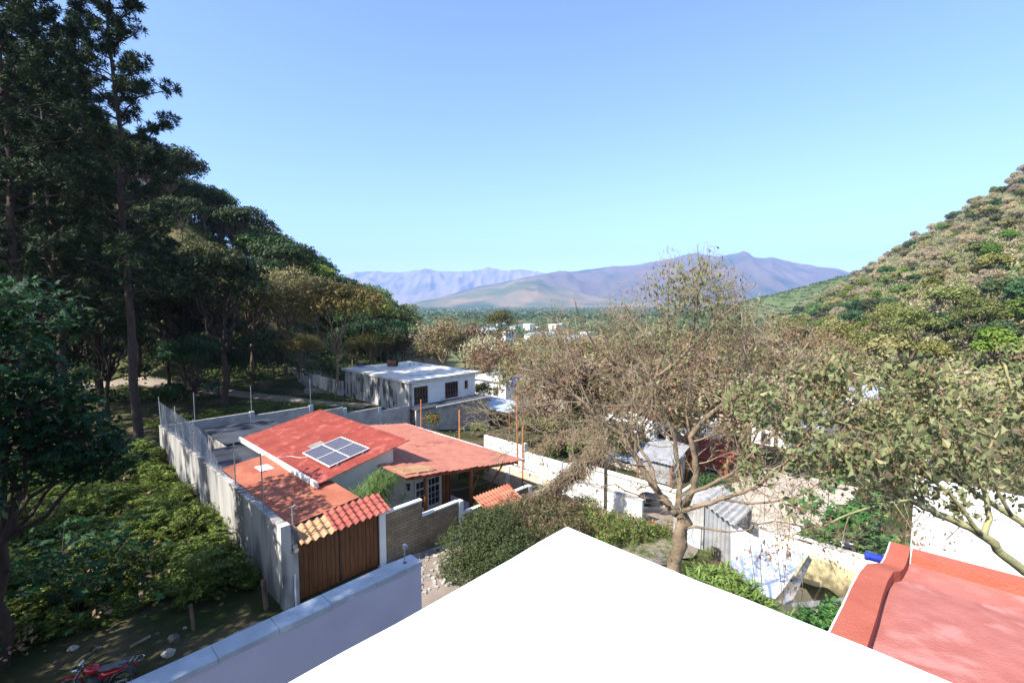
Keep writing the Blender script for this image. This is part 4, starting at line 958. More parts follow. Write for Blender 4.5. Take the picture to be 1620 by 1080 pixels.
for s_ in (-1, 1):
    MB().tube([bxy(.33, s_ * .36, 1.0), bxy(.38, s_ * .47, 1.0)], .02, 8).build("grip", M['black'], mo)
    MB().tube([bxy(.27, s_ * .3, 1.0), bxy(.22, s_ * .34, 1.16)], .006, 5).tube([bxy(.215, s_ * .34, 1.16), bxy(.20, s_ * .345, 1.165)], .055, 12).build("mirror", M['black'], mo)
MB().tube([bxy(.13, 0, .84), bxy(.02, 0, .83)], [.07, .085], 14).build("headlight", M['chrome'], mo)
MB().tube([bxy(.19, -.05, .99), bxy(.15, -.05, 1.02)], .05, 12).tube([bxy(.19, .06, .99), bxy(.15, .06, 1.02)], .05, 12).build("instrument_cluster", M['chrome'], mo)
def loft(name, secs, m):            # secs: (s, half width, zbottom, ztop)
    mb = MB(); k = 12
    for (s, w_, za, zb) in secs:
        for j in range(k):
            a = 2 * math.pi * j / k; mb.v.append(bxy(s, w_ * math.copysign(abs(math.cos(a)) ** .7, math.cos(a)), (za + zb) / 2 + (zb - za) / 2 * math.copysign(abs(math.sin(a)) ** .7, math.sin(a))))
    for i in range(len(secs) - 1):
        for j in range(k): mb.f.append((i * k + j, i * k + (j + 1) % k, (i + 1) * k + (j + 1) % k, (i + 1) * k + j)); mb.m.append(0)
    mb.f += [tuple(range(k))[::-1], tuple(range((len(secs) - 1) * k, len(secs) * k))]; mb.m += [0, 0]
    return mb.build(name, m, mo, smooth=True)
tk = loft("fuel_tank", [(.26, .05, .72, .84), (.32, .11, .68, .90), (.45, .14, .66, .92), (.58, .12, .66, .88), (.66, .07, .68, .80)], M['redbike'])
MB().tube([bxy(.42, 0, .915), bxy(.42, 0, .935)], .035, 12).build("fuel_cap", M['chrome'], tk)
st = loft("seat", [(.62, .07, .70, .79), (.7, .11, .70, .80), (.85, .12, .70, .80), (.95, .12, .71, .82), (1.05, .12, .72, .86), (1.2, .11, .73, .87), (1.3, .08, .75, .86)], M['seat'])
loft("engine", [(.40, .08, .28, .56), (.5, .13, .22, .62), (.68, .13, .22, .58), (.78, .08, .26, .5)], M['dark'])
loft("side_panel", [(.70, .10, .46, .70), (.85, .12, .48, .70), (1.1, .10, .56, .72), (1.35, .05, .64, .74)], M['redbike'])
MB().tube([bxy(.2, 0, .8), bxy(.38, 0, .5), bxy(.45, 0, .25)], .025, 7).tube([bxy(.45, 0, .25), bxy(.85, 0, .26), bxy(1.0, 0, .6)], .025, 7).build("frame", M['dark'], mo)
MB().tube([bxy(.8, -.09, .28), bxy(1.27, -.09, .30)], .02, 6).tube([bxy(.8, .09, .28), bxy(1.27, .09, .30)], .02, 6).build("swingarm", M['dark'], mo)
MB().tube([bxy(.42, -.12, .4), bxy(.5, -.15, .24), bxy(.95, -.16, .28), bxy(1.4, -.17, .42)], [.02, .02, .035, .04], 8).build("exhaust", M['chrome'], mo)
MB().tube([bxy(1.15, -.13, .86), bxy(1.62, -.13, .88), bxy(1.70, -.09, .88), bxy(1.70, .09, .88), bxy(1.62, .13, .88), bxy(1.15, .13, .86)], .012, 6).tube([bxy(1.4, -.13, .875), bxy(1.4, .13, .875)], .01, 6).tube([bxy(1.52, -.13, .877), bxy(1.52, .13, .877)], .01, 6).build("rear_rack", M['chrome'], mo)
MB().tube([bxy(1.5, 0, .72), bxy(1.56, 0, .71)], .05, 10).build("tail_light", M['redbike'], mo)
loft("rear_mudguard", [(1.1, .07, .62, .66), (1.35, .07, .64, .68), (1.55, .07, .52, .56), (1.62, .06, .40, .44)], M['black'])
loft("front_mudguard", [(-.2, .05, .60, .62), (.0, .06, .64, .66), (.18, .06, .60, .62), (.27, .05, .50, .52)], M['redbike'])
# ---------------------------------------------------------------- trees: kinds
def canopy_tree(name, label, cat, leafm, rx, h, n, leaf, seed, nl=9, rz=None, barkm=None, flat=.62, group=None, r0=.22, asp=.65, up=.4, lr=.42, low=0):
    rng = np.random.default_rng(seed); t = thing(name, label, cat, (0, 0, 0), group); rz = rz or rx * .5
    lobes = make_lobes(rx, rz, nl, seed, h - rz - rx * lr * .4, lr)
    for k in range(low): a = k * 2.1; lobes.append((math.cos(a) * rx * .6, math.sin(a) * rx * .6, h * .42, rx * .36))
    fork = np.array([rng.normal() * .2, rng.normal() * .2, h * .36]); segs = limb_segs((0, 0, -.6), fork, r0, r0 * .7, rng, 5, .03)
    for (x, y, z, r) in lobes:
        segs += limb_segs(fork + rng.normal(size=3) * .03, (x, y, z), r0 * .5, .03, rng, 6, .07, sag=.1)
        for k in range(4):
            e = unit(rng, 1)[0] * r * .8; e[2] = abs(e[2]); segs += limb_segs((x * .85, y * .85, z - r * .3), np.array([x, y, z]) + e, .04, .012, rng, 3, .06)
    segs_mesh("trunk", segs, barkm or M['bark'], t, .05)
    v, f = crown(n, lobes, leaf, seed, flat, asp, up=up); np_mesh("crown", v, f, leafm, t)
    return t
def bare_tree(name, label, cat, seed, h, lev, leafm, nleaf, leaf, barkm, group=None, r0=.16, spread=.8, up=.2, L0=None):
    rng = np.random.default_rng(seed); t = thing(name, label, cat, (0, 0, 0), group); segs = []; tips = []
    tr = h * .28; segs += limb_segs((0, 0, -.5), (0, 0, tr), r0, r0 * .85, rng, 4, .03)
    for k in range(5):
        a = k * 1.26 + rng.uniform(-.3, .3); el = rng.uniform(.5, 1.3)
        grow((0, 0, tr), (math.cos(a), math.sin(a), el), h * .30 * rng.uniform(.8, 1.2), r0 * .55, lev, rng, segs, tips, up=up, spread=spread, shrink=.66, minr=.008)
    segs_mesh("trunk", segs, barkm, t, .03)
    tp = np.array(tips)[:, :3]; idx = rng.integers(0, len(tp), nleaf); c = tp[idx] + rng.normal(size=(nleaf, 3)) * .22
    s = leaf * (.5 + rng.random(nleaf)); v, f = leaves(c, unit(rng, nleaf), s, s * .5, rng); np_mesh("crown", v, f, leafm, t)
    return t
def pine(name, label, seed, h, rad, first, nb=70, group=None, dens=1.0, r0=.32, leafm=None, top=1.0):
    rng = np.random.default_rng(seed); t = thing(name, label, "pine tree", (0, 0, 0), group)
    segs = limb_segs((0, 0, -.8), (rng.normal() * .25, rng.normal() * .25, h), r0, .03, rng, 16, .004); cs = []; ds = []
    for k in range(nb):
        q = k / (nb - 1); z = h * (first + (1 - first) * q ** .95); a = k * 2.4 + rng.uniform(-.5, .5)
        L = rad * (1 - q) ** .65 * rng.uniform(.55, 1.15) + .35; el = rng.uniform(.15, .5) + q * .5
        d = np.array([math.cos(a), math.sin(a), el]); d /= np.linalg.norm(d); p0 = np.array([0, 0, z]); end = p0 + d * L
        segs += limb_segs(p0, end, .05 + .05 * (1 - q), .015, rng, 5, .05, sag=-.15)
        for j in range(int((6 + 12 * L / rad) * dens)):
            s = rng.uniform(.35, 1.05); c = p0 + d * L * s + unit(rng, 1)[0] * L * .17 * rng.uniform(.3, 1); c[2] += .1
            cs.append(c); ds.append((c - p0 * 1) / (np.linalg.norm(c - p0) + .01))
            if rng.random() < .5: segs.append([*(p0 + d * L * s * .85), *c, .014, .008])
    cs = np.array(cs); ds = np.array(ds); K = 52; n = len(cs)
    dirs = unit(rng, n * K) * .85 + np.repeat(ds, K, 0) * .45 + np.array([0, 0, .12]); dirs /= np.linalg.norm(dirs, axis=1)[:, None]
    Ls = rng.uniform(.28, .5, n * K); c = np.repeat(cs, K, 0) + dirs * (Ls / 2 + .05)[:, None]
    v, f = leaves(c, unit(rng, n * K), Ls, .055, rng, tang=dirs); segs_mesh("trunk", segs, M['barkdark'], t, .03)
    np_mesh("crown", v, f, leafm or LF['pine'], t); return t
def put(t, x, y, rz=0, s=1.0, z=None, label=None, group=None):
    t.location = (x, y, (Hs(x, y) if z is None else z)); t.rotation_euler = (0, 0, rz); t.scale = (s, s, s) if not hasattr(s, '__len__') else s
    if label: t["label"] = label
    if group: t["group"] = group
    return t
ALLK = []
class Kind:
    def __init__(s, t): s.t = t; s.used = False; index_kids(t); ALLK.append(s)
    def put(s, *a, **k):
        if not s.used: s.used = True; o = s.t
        else: o = copy_tree(s.t)
        return put(o, *a, **k)
def pxy(px, d): return ((px - 810) / 750 * d, d)
rg = random.Random(21)

# right hillside ---------------------------------------------------------------
GR = "trees on the right hillside"
hk = [  # prototypes: green, dark, brown bare, olive, lime
    ("green", canopy_tree("hillside_tree", "rounded mid green tree on the right hillside", "tree", LF['hill'], 5.5, 9.5, 3400, .75, 31, 15, group=GR, up=.4, flat=.85, lr=.32, rz=4.2)),
    ("dark", canopy_tree("hillside_tree", "dark green spreading tree on the right hillside", "tree", LF['hilldark'], 6, 10.5, 3600, .72, 32, 15, group=GR, up=.4, flat=.8, lr=.32, rz=4.5)),
    ("brown", canopy_tree("hillside_tree", "greyish brown leafless tree on the right hillside", "tree", LF['drytwig'], 5.5, 8.5, 4200, .85, 33, 16, flat=.85, lr=.32, rz=4, group=GR, asp=.18, barkm=M['barkpale'], up=.2)),
    ("olive", canopy_tree("hillside_tree", "olive and tan flat topped tree on the right hillside", "tree", LF['hillolive'], 5.8, 8.5, 3400, .7, 34, 15, rz=3.4, flat=.8, lr=.32, group=GR, up=.7)),
    ("lime", canopy_tree("hillside_tree", "bright yellow green small tree on the right hillside", "tree", LF['lime'], 4, 7, 2400, .6, 35, 11, rz=3.2, flat=.85, group=GR, up=.6)),
    ("tan", canopy_tree("hillside_tree", "tan dry leaved bushy tree on the right hillside", "tree", LF['tan'], 5, 8, 3600, .7, 36, 14, rz=3.8, flat=.85, lr=.32, group=GR, asp=.3, up=.4)),
]
KD = {}
for n_, t in hk:
    KD[n_] = Kind(t)
LBL = {n_: t["label"] for n_, t in hk}
cnt = 0; tries = 0; P_ = []
while cnt < 285 and tries < 20000:
    tries += 1
    Y = 75 + 445 * rg.random() ** .8; X = .52 * Y + 18 + rg.random() * (.62 * Y + 10)
    if X / Y > 1.14 or X / Y < .53: continue
    if Y < 120 and X < .52 * Y + 25: continue
    if any((X - a) ** 2 + (Y - b) ** 2 < (5.0 + Y * .014) ** 2 for a, b in P_): continue
    P_.append((X, Y)); q = noise.noise(Vector((X / 60, Y / 60, 3))); hh = Hs(X, Y)
    lowz = hh < 20; r = rg.random() + q * .5
    kind = ("dark" if r < .1 else "green" if r < .45 else "lime" if r < .6 else "olive" if r < .85 else "brown") if lowz else ("dark" if r < .03 else "green" if r < .17 else "olive" if r < .42 else "lime" if r < .47 else "tan" if r < .72 else "brown")
    KD[kind].put(X, Y, rg.uniform(0, 6.3), rg.uniform(.55, 1.0) * (1 + .25 * (Y > 300)), label=LBL[kind]); cnt += 1
# hillside scrub as a mass
def scrub(name, label, pts, size, leafm, seed, per=40, leaf=.6, flat=.7):
    rng = np.random.default_rng(seed); n = len(pts); P = np.array(pts); c = np.repeat(P, per, 0); rad = np.repeat(size * rng.uniform(.5, 1.3, n), per)
    d = unit(rng, n * per); d[:, 2] = np.abs(d[:, 2]) * flat; off = d * (rad * (1 - .4 * rng.random(n * per)))[:, None]
    nm = d + unit(rng, n * per) * .7; nm[:, 2] += .4; nm /= np.linalg.norm(nm, axis=1)[:, None]; s = leaf * rng.uniform(.5, 1.3, n * per)
    v, f = leaves(c + off, nm, s, s * .6, rng); o = np_mesh(name, v, f, leafm); return tag(o, label, None, None, "stuff")
def hillpts(n, seed, f):
    r = random.Random(seed); out = []
    while len(out) < n:
        p = f(r)
        if p: out.append((p[0], p[1], Hs(*p)))
    return out
def rh(r):
    Y = 60 + 510 * r.random(); X = .52 * Y + 15 + r.random() * (.95 * Y + 20)
    return (X, Y) if X / Y < 1.5 and X / Y > .53 else None
scrub("hillside_scrub", "low green scrub between the trees on the right hillside", hillpts(3300, 5, rh), 2.2, LF['hill'], 6, 36, .8)
scrub("shrub_belt", "continuous cover of small olive treetops on the right hillside", hillpts(2600, 17, rh), 3.4, LF['hillolive'], 18, 60, .8, .85)
scrub("grey_thicket", "leafless greyish thicket between the trees on the right hillside", hillpts(1700, 19, rh), 3.4, LF['tan'], 20, 60, .8, .85)
scrub("dry_scrub", "dry tan scrub covering the upper right hillside", hillpts(3600, 7, rh), 2.2, LF['drytwig'], 8, 34, .9)
# plantation ridge
def pl(r):
    X = 420 + r.uniform(-170, 130); Y = 690 + r.uniform(-150, 60); X = round(X / 9) * 9 + r.uniform(-1, 1); return (X, Y)
scrub("plantation", "rows of round orchard trees on the low ridge below the right hillside", hillpts(1100, 9, pl), 3.2, LF['farwood'], 10, 26, 1.5)

# left hillside ---------------------------------------------------------------
GL = "trees on the left hillside"
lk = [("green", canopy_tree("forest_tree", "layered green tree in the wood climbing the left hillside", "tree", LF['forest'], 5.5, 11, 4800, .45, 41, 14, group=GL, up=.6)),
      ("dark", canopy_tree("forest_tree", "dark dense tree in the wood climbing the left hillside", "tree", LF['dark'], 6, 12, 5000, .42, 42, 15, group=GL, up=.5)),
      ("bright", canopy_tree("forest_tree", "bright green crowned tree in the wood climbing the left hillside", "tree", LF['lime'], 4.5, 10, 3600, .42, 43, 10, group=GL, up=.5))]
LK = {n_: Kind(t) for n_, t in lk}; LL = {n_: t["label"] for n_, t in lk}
P_ = []; cnt = 0; tries = 0
while cnt < 190 and tries < 20000:
    tries += 1; Y = rg.uniform(62, 185); X = -.215 * Y - 2 - rg.random() ** 1.4 * (.78 * Y)
    if X / Y < -1.05: continue
    if X > -34 and Y < 72: continue
    if Hs(X, Y) < -1 and Y < 90: continue
    if any((X - a) ** 2 + (Y - b) ** 2 < 4.4 ** 2 for a, b in P_): continue
    P_.append((X, Y)); r = rg.random(); kind = "green" if r < .5 else "dark" if r < .93 else "bright"
    LK[kind].put(X, Y, rg.uniform(0, 6.3), rg.uniform(.75, 1.15) * (.78 if Y < 88 else 1), label=LL[kind]); cnt += 1
def lh(r):
    Y = r.uniform(48, 190); X = -.21 * Y - 6 - r.random() * .84 * Y
    u_, v_ = X * UX + Y * UY, X * VX + Y * VY
    if 17 < u_ < 27 and 44 < v_ < 62: return None
    for (a, b), (c, d) in zip(TRK[:-1], TRK[1:]):
        t = max(0, min(1, ((X - a) * (c - a) + (Y - b) * (d - b)) / ((c - a) ** 2 + (d - b) ** 2)))
        if math.hypot(X - a - t * (c - a), Y - b - t * (d - b)) < 3.2: return None
    return (X, Y)
TRK = [W(a, b, 0)[:2] for a, b in [(-8, 78), (10.2, 72.5), (16, 60.5), (20.8, 47.5), (24, 43)]]
scrub("forest_floor_scrub", "dark low brush under the trees of the left hillside", hillpts(3600, 15, lh), 1.7, LF['forest'], 16, 40, .42)

# pines on the left -----------------------------------------------------------
GP = "tall pines at the left edge"
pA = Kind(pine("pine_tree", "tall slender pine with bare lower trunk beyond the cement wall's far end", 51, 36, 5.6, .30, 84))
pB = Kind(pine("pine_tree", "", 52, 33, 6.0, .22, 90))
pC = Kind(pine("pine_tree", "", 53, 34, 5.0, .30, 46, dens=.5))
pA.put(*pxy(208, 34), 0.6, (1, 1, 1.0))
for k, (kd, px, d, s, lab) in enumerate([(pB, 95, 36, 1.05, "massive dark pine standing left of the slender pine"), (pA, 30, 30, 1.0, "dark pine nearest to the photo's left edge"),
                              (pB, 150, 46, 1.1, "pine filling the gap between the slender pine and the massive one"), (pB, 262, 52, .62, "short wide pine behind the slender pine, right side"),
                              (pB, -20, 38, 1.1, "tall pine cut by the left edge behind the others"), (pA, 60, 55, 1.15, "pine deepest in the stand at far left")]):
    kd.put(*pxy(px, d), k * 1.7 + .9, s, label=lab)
# shade giving pines beyond the left edge of the view
for k, (u, v, kd, s) in enumerate([(-17, 13, pA, .72), (-20, 30, pC, .9), (-12, 37, pC, .8), (-24, 22, pC, .95), (-19, 43, pA, .9), (-7, 10.5, pB, .62), (-12.5, 9.5, pA, .7), (-4, 45, pB, .8), (-8.5, 16.6, pB, .5), (-13, 25.5, pC, .6), (-9, 29, pC, .55), (-10, 22.5, pC, .5), (-6.5, 32, pC, .55), (-5, 27.8, pC, .42)]):
    x, y, _ = W(u, v, 0); kd.put(x, y, k * 1.3, s, label="pine beside the weedy lot, beyond the left edge of the photo", group="pines beyond the left edge")

# dark and brown broadleaf trees above the road ---------------------------------
dk1 = Kind(canopy_tree("oak_tree", "", "tree", LF['dark'], 4.6, 13, 7500, .30, 61, 14, rz=3.4, group=None, r0=.28, barkm=M['barkdark'], low=4))
for k, (u, v, s) in enumerate([(-6, 18.3, 1.0), (-10, 15, .95), (-7.5, 9.3, 1.35), (-3.5, 13.2, .68)]):
    x, y, _ = W(u, v, 0); dk1.put(x, y, k * 2.0, s, label="leafy tree beside the lane, beyond the left edge of the photo", group="leafy trees beyond the left edge")
for px, d, s, lab in [(352, 46, 1.14, "dark oak rising against the sky right of the pines"), (285, 50, 1.0, "dark oak directly right of the slender pine trunk"), (215, 58, 1.1, "dark broad tree behind the slender pine"),
                      (400, 62, .8, "dark low tree above the dirt track"), (120, 50, .9, "dark tree filling the space under the massive pine"), (40, 44, .9, "dark tree under the pines at the far left"),
                      (300, 40, .55, "small dark tree by the net fence's far end"), (350, 52, .7, "small dark tree over the dirt track behind the walled lot"), (80, 42, .85, "dark tree between the two leftmost pines"), (160, 40, .75, "low dark tree just left of the slender pine trunk"), (250, 62, 1.1, "tall dark tree deep behind the slender pine"), (180, 66, 1.2, "dark tree deepest in the wood left of the slender pine"), (20, 60, 1.3, "dark tree deepest in the wood at the far left"), (110, 62, 1.2, "dark spreading tree deep behind the massive pine"), (320, 62, 1.0, "dark tree behind the oak right of the pines")]:
    dk1.put(*pxy(px, d), px * .37, s, label=lab)
br1 = Kind(canopy_tree("brown_tree", "", "tree", LF['brown'], 4.6, 10.5, 6500, .24, 62, 13, rz=3, r0=.2, barkm=M['bark'], asp=.4))
for px, d, s, lab in [(392, 60, 1.3, "rusty brown crowned tree beside the dark oak"), (448, 62, 1.3, "greyish brown half bare tree left of the olive topped tree"), (610, 88, .75, "small brownish tree on the hill foot behind the flat roof")]:
    br1.put(*pxy(px, d), px * .2, s, label=lab)
ol = Kind(canopy_tree("olive_tree", "", "tree", LF['olive'], 4.3, 8.6, 9500, .22, 63, 15, rz=2.0, r0=.13, barkm=M['barkpale'], asp=.5, flat=.55, up=.6))
ol.put(*pxy(528, 51), .4, 1.45, label="olive and rust topped umbrella tree above the stained white house wall")
ol.put(*pxy(478, 58), 2.4, .7, label="smaller olive umbrella tree by the dirt clearing")
ol.put(*pxy(590, 72), 1.4, .85, label="olive tree peeping over the flat roof's left corner")
GM = "brown bare trees behind the flat roofed house"
b1 = Kind(bare_tree("bare_tree", "bushy brown bare tree in the grove beyond the flat roofed house", "tree", 71, 10, 3, LF['brown'], 5200, .30, M['barkpale'], GM, .17))
b2 = Kind(bare_tree("bare_tree", "rust tinted bare tree in the grove beyond the flat roofed house", "tree", 72, 9, 3, LF['drytwig'], 5200, .30, M['barkpale'], GM, .15, spread=.9))
for k, (px, d, s) in enumerate([(668, 95, 1.25), (700, 84, 1.2), (735, 90, 1.2), (765, 78, 1.1), (640, 110, 1.1), (800, 82, 1.0), (700, 112, 1.2), (750, 112, 1.0), (785, 66, .85), (830, 72, 1.1), (860, 62, 1.0), (890, 76, 1.1), (915, 60, 1.05), (945, 70, 1.1), (980, 62, 1.15), (1010, 74, 1.2),
                              (1045, 58, 1.1), (1080, 66, 1.1), (1120, 58, 1.1), (1160, 70, 1.2), (1200, 56, 1.1), (1240, 64, 1.15), (1270, 80, 1.2), (1320, 74, 1.0), (1220, 90, 1.2), (1130, 90, 1.2), (1060, 92, 1.2), (940, 98, 1.1), (870, 104, 1.1), (905, 40, 1.0), (960, 44, 1.05), (1010, 38, .95), (1110, 40, 1.1), (1175, 38, 1.05), (1235, 42, 1.1), (1290, 46, 1.15), (1065, 46, 1.1), (860, 47, .9)]):
    kd = b1 if (k * 7) % 3 else b2
    kd.put(*pxy(px, d), k * 1.1, s, label=kd.t["label"])
ev = Kind(canopy_tree("evergreen_tree", "", "tree", LF['hill'], 5, 11, 4600, .38, 64, 12, rz=4.2, low=4, r0=.22))
for px, d, s, lab in [(640, 125, 1.3, "big rounded green tree ending the left hill's wood"), (612, 105, 1.1, "dark rounded green tree just above the clay barrel"), (590, 130, 1.5, "tall leafy tree behind the rounded green ones"), (790, 180, 1.3, "round bright green tree in the valley town"),
                      (765, 56, .32, "small green tree touching the white house's right corner"), (1330, 95, 1.0, "fresh green tree at the foot of the right hillside"), (1250, 105, 1.1, "green tree between grove and right hillside"), (1450, 100, 1.1, "green tree above the drooping leaves on the right"), (1550, 92, 1.0, "green tree near the right edge under the hillside"), (1400, 125, 1.2, "bushy green tree deeper at the hillside foot")]:
    ev.put(*pxy(px, d), px * .3, s, label=lab)
# valley --------------------------------------------------------------------
def vf(r):
    Y = 150 + 700 * r.random() ** 1.3; X = (r.uniform(-.26, .62)) * Y
    return (X, Y) if X < .5 * Y + 20 else None
scrub("valley_wood", "mass of green treetops covering the valley floor", hillpts(1500, 25, vf), 4.2, LF['farwood'], 26, 44, 1.3, .9)
def vf2(r):
    Y = 800 + 4200 * r.random() ** 1.2; X = r.uniform(-.3, .75) * Y; return (X, Y)
scrub("far_valley_wood", "distant blur of treetops across the valley plain", hillpts(4200, 27, vf2), 9, LF['farwood'], 28, 12, 6, .7)
th = []
def town_house(name, label, roofm, wallm, wu, wv, h, pitched):
    t = thing(name, label, "house", (0, 0, 0), "houses of the valley town")
    MB().box(0, wu, 0, wv, -2, h).build("wall", wallm, t)
    if pitched:
        q = MB(); mid = wv / 2
        q.hexa([W(-.3, -.3, h), W(wu + .3, -.3, h), W(wu + .3, wv + .3, h), W(-.3, wv + .3, h)], [W(-.3, mid - .1, h + 1.4), W(wu + .3, mid - .1, h + 1.4), W(wu + .3, mid + .1, h + 1.4), W(-.3, mid + .1, h + 1.4)])
        q.build("roof", roofm, t)
    else: MB().box(-.2, wu + .2, -.2, wv + .2, h + .002, h + .2).build("roof", roofm, t)
    wn = MB().box(wu * .3, wu * .45, -.04, -.01, h - 2, h - .8); wn.build("window", M['dark'], t)
    MB().box(-.04, -.01, wv * .3, wv * .5, h - 2, h - .8).build("window", M['dark'], t)
    return Kind(t)
TK = [town_house("town_house", "small white flat roofed house in the valley town", M['roofslab'], M['white'], 9, 7, 3.4, False),
      town_house("town_house", "small white house with red pitched roof in the valley town", M['red2'], M['white'], 10, 7, 3.2, True),
      town_house("town_house", "long pale tin roofed building in the valley town", M['bluemetal'], M['white'], 18, 8, 4, True),
      town_house("town_house", "two storey white house in the valley town", M['whiteroof'], M['white'], 8, 8, 6.4, False)]
rg2 = random.Random(5)
spots = [q for i_, q in enumerate([(782, 215), (800, 208), (818, 205), (770, 232), (848, 225), (868, 235), (760, 300), (745, 310), (775, 320), (800, 330), (850, 380), (830, 390), (815, 400), (838, 370), (862, 360), (880, 340), (790, 460), (770, 480), (805, 640), (822, 600), (760, 700), (900, 300), (930, 280), (960, 320), (890, 520), (700, 420), (690, 520), (720, 380), (855, 185), (880, 180), (905, 200), (940, 230), (990, 250), (1240, 330), (1260, 180), (1310, 160), (1030, 280)]) if i_ % 3 != 2]
for k, (px, d) in enumerate(spots):
    kd = TK[(k * 7 + k // 2) % 4]; x, y = pxy(px, d); kd.put(x, y, 0, rg2.uniform(.65, .95), label=kd.t["label"], z=Hs(x, y) - .5)
# near, side terrain houses' shrubs etc
sb = Kind(canopy_tree("shrub", "", "shrub", LF['hill'], 1.5, 2.4, 2400, .16, 81, 8, rz=1.1, r0=.05, low=3))
for u, v, s, lab in [(33, 29, 1.3, "green shrub beneath the pale tin roof"), (35, 27, 1.5, "tall green shrub behind the orange poles"), (33, 25, 1.2, "bushy shrub right of the orange poles"), (37, 25, 1.5, "bright shrub left of the dead vines"),
                     (32, 22, 1.2, "shrub behind the long white wall"), (36, 21, 1.4, "round green shrub behind the dead vines"), (40, 28, 1.7, "high shrub in front of the low pale house"), (27.0, 36.8, .7, "low shrub at the foot of the grey block wall"), (31, 34, .6, "small leafy shrub before the grey block wall"),
                     (30.5, 11.0, .9, "shrub between the shack and the rusty house"), (26.0, 19, .5, "low green bush behind the tan garden wall"), (20.6, 23.4, .75, "grey green garden shrub against the tan wall"), (19.7, 26, .6, "garden shrub in the shaded lawn corner")]:
    x, y, _ = W(u, v, 0); sb.put(x, y, u, s, label=lab)
# ------------------------------------------------------------- garden plants
def blades(name, label, cat, base, n, L, Wd, spread, leafm, seed, droop=.5, segs_=4, up=1.0):
    """arching narrow leaves from a common base"""
    rng = np.random.default_rng(seed); vs, fs, o = [], [], 0; a = rng.uniform(0, 6.283, n); e = rng.uniform(.2, 1, n) * spread
    l = L * rng.uniform(.6, 1.15, n); t = np.linspace(0, 1, segs_ + 1); V = []
    for j in range(n):
        d = np.array([math.cos(a[j]) * e[j], math.sin(a[j]) * e[j], up]); d /= np.linalg.norm(d); s = np.array([-math.sin(a[j]), math.cos(a[j]), 0])
        pts = np.array(base) + rng.normal(size=3) * .03 + d * (l[j] * t)[:, None] - np.array([0, 0, 1]) * (droop * l[j] * t ** 2.2 * e[j])[:, None]
        w = Wd * np.sin(np.pi * (t * .9 + .08)) * .5; V.append(np.stack([pts - s * w[:, None], pts + s * w[:, None]], 1))
    V = np.array(V).reshape(n, -1, 3); q = 2 * (segs_ + 1); k = np.arange(segs_)
    f = np.stack([2 * k, 2 * k + 1, 2 * k + 3, 2 * k + 2], -1)[None] + (np.arange(n) * q)[:, None, None]
    return V.reshape(-1, 3), f.reshape(-1, 4)
pp = thing("papyrus_plant", "feathery green papyrus clump in front of the main house wall", "plant", W(10.9, 18.9, -.3))
rng = np.random.default_rng(3); vv_, ff_ = [], []; st_ = []; oo = 0
for k in range(48):
    a = rng.uniform(0, 6.28); r = rng.uniform(.1, 1.5); top = np.array(W(10.9 + math.cos(a) * r * 1.05, 18.95 + math.sin(a) * r * .5, rng.uniform(1.9, 3.0) + .3 * (1.25 - r))); b0 = np.array(W(10.9 + math.cos(a) * .2, 18.9 + math.sin(a) * .15, -.6))
    st_ += limb_segs(b0, top, .015, .008, rng, 4, .02); v, f = blades("", "", "", top, 60, .62, .013, 1.6, None, k, droop=.7, segs_=3, up=.55); vv_.append(v); ff_.append(f + oo); oo += len(v)
segs_mesh("stems", st_, LF['papyrus'], pp); np_mesh("threads", np.concatenate(vv_), np.concatenate(ff_), LF['papyrus'], pp)
bn = thing("banana_plant", "banana plant with two broad bright leaves by the tan garden wall", "plant", W(19.6, 18.3, -1))
for k, (a, L, w_, el) in enumerate([(.3, 1.35, .8, 1.5), (2.9, 1.3, .62, .35), (4.2, 1.0, .5, .8), (1.7, .9, .45, .9), (5.4, .8, .4, .7)]):
    mb = MB(); b0 = Vector(W(19.6, 18.3, -.35)); d = Vector((math.cos(a), math.sin(a), el)).normalized(); s_ = d.cross(Vector((0, 0, 1))).normalized(); up_ = s_.cross(d)
    nn_ = 9
    for i in range(nn_ + 1):
        t = i / nn_; c = b0 + d * L * t * 1.1 + Vector((0, 0, -.35 * L * t * t)); w2 = w_ * .5 * math.sin(math.pi * min(1, t * .93 + .04)) ** .6
        for q in (-1, 0, 1): mb.v.append(tuple(c + s_ * w2 * q + up_ * (.12 * w2 * abs(q)) + Vector((0, 0, .02 * math.sin(i * 3 + q)))))
    for i in range(nn_):
        for q in (0, 1): mb.f.append((3 * i + q, 3 * i + q + 1, 3 * i + q + 4, 3 * i + q + 3)); mb.m.append(0)
    mb.build("leaf", LF['banana'], bn, smooth=True)
MB().tube([W(19.6, 18.3, -1.9), W(19.6, 18.3, -.3)], [.09, .05], 8).build("stem", M['grass'], bn)
for u, v, z, L, n, w_, lm, lab, nm in [(12.3, 18.0, .9, .6, 34, .05, 'broad', "spiky dark potted plant behind the tan grey wall", "yucca_plant"), (16.0, 17.7, .5, .45, 40, .12, 'lime', "bright green leafy plant beside the porch post", "garden_plant"), (18.1, 17.75, .4, .4, 50, .1, 'herb', "leafy garden plant behind the door canopy", "garden_plant"), (19.0, 17.8, .2, .4, 40, .1, 'lime', "low lime green plant near the banana plant", "garden_plant")]:
    t = thing(nm, lab, "plant", W(u, v, z)); vv, ff = blades("", "", "", W(u, v, z), n, L, w_, 1.1, None, int(u * 10)); np_mesh("foliage", vv, ff, LF[lm], t)
    MB().tube([W(u, v, z - 1.2), W(u, v, z + .1)], .03, 6).build("stem", M['bark'], t)
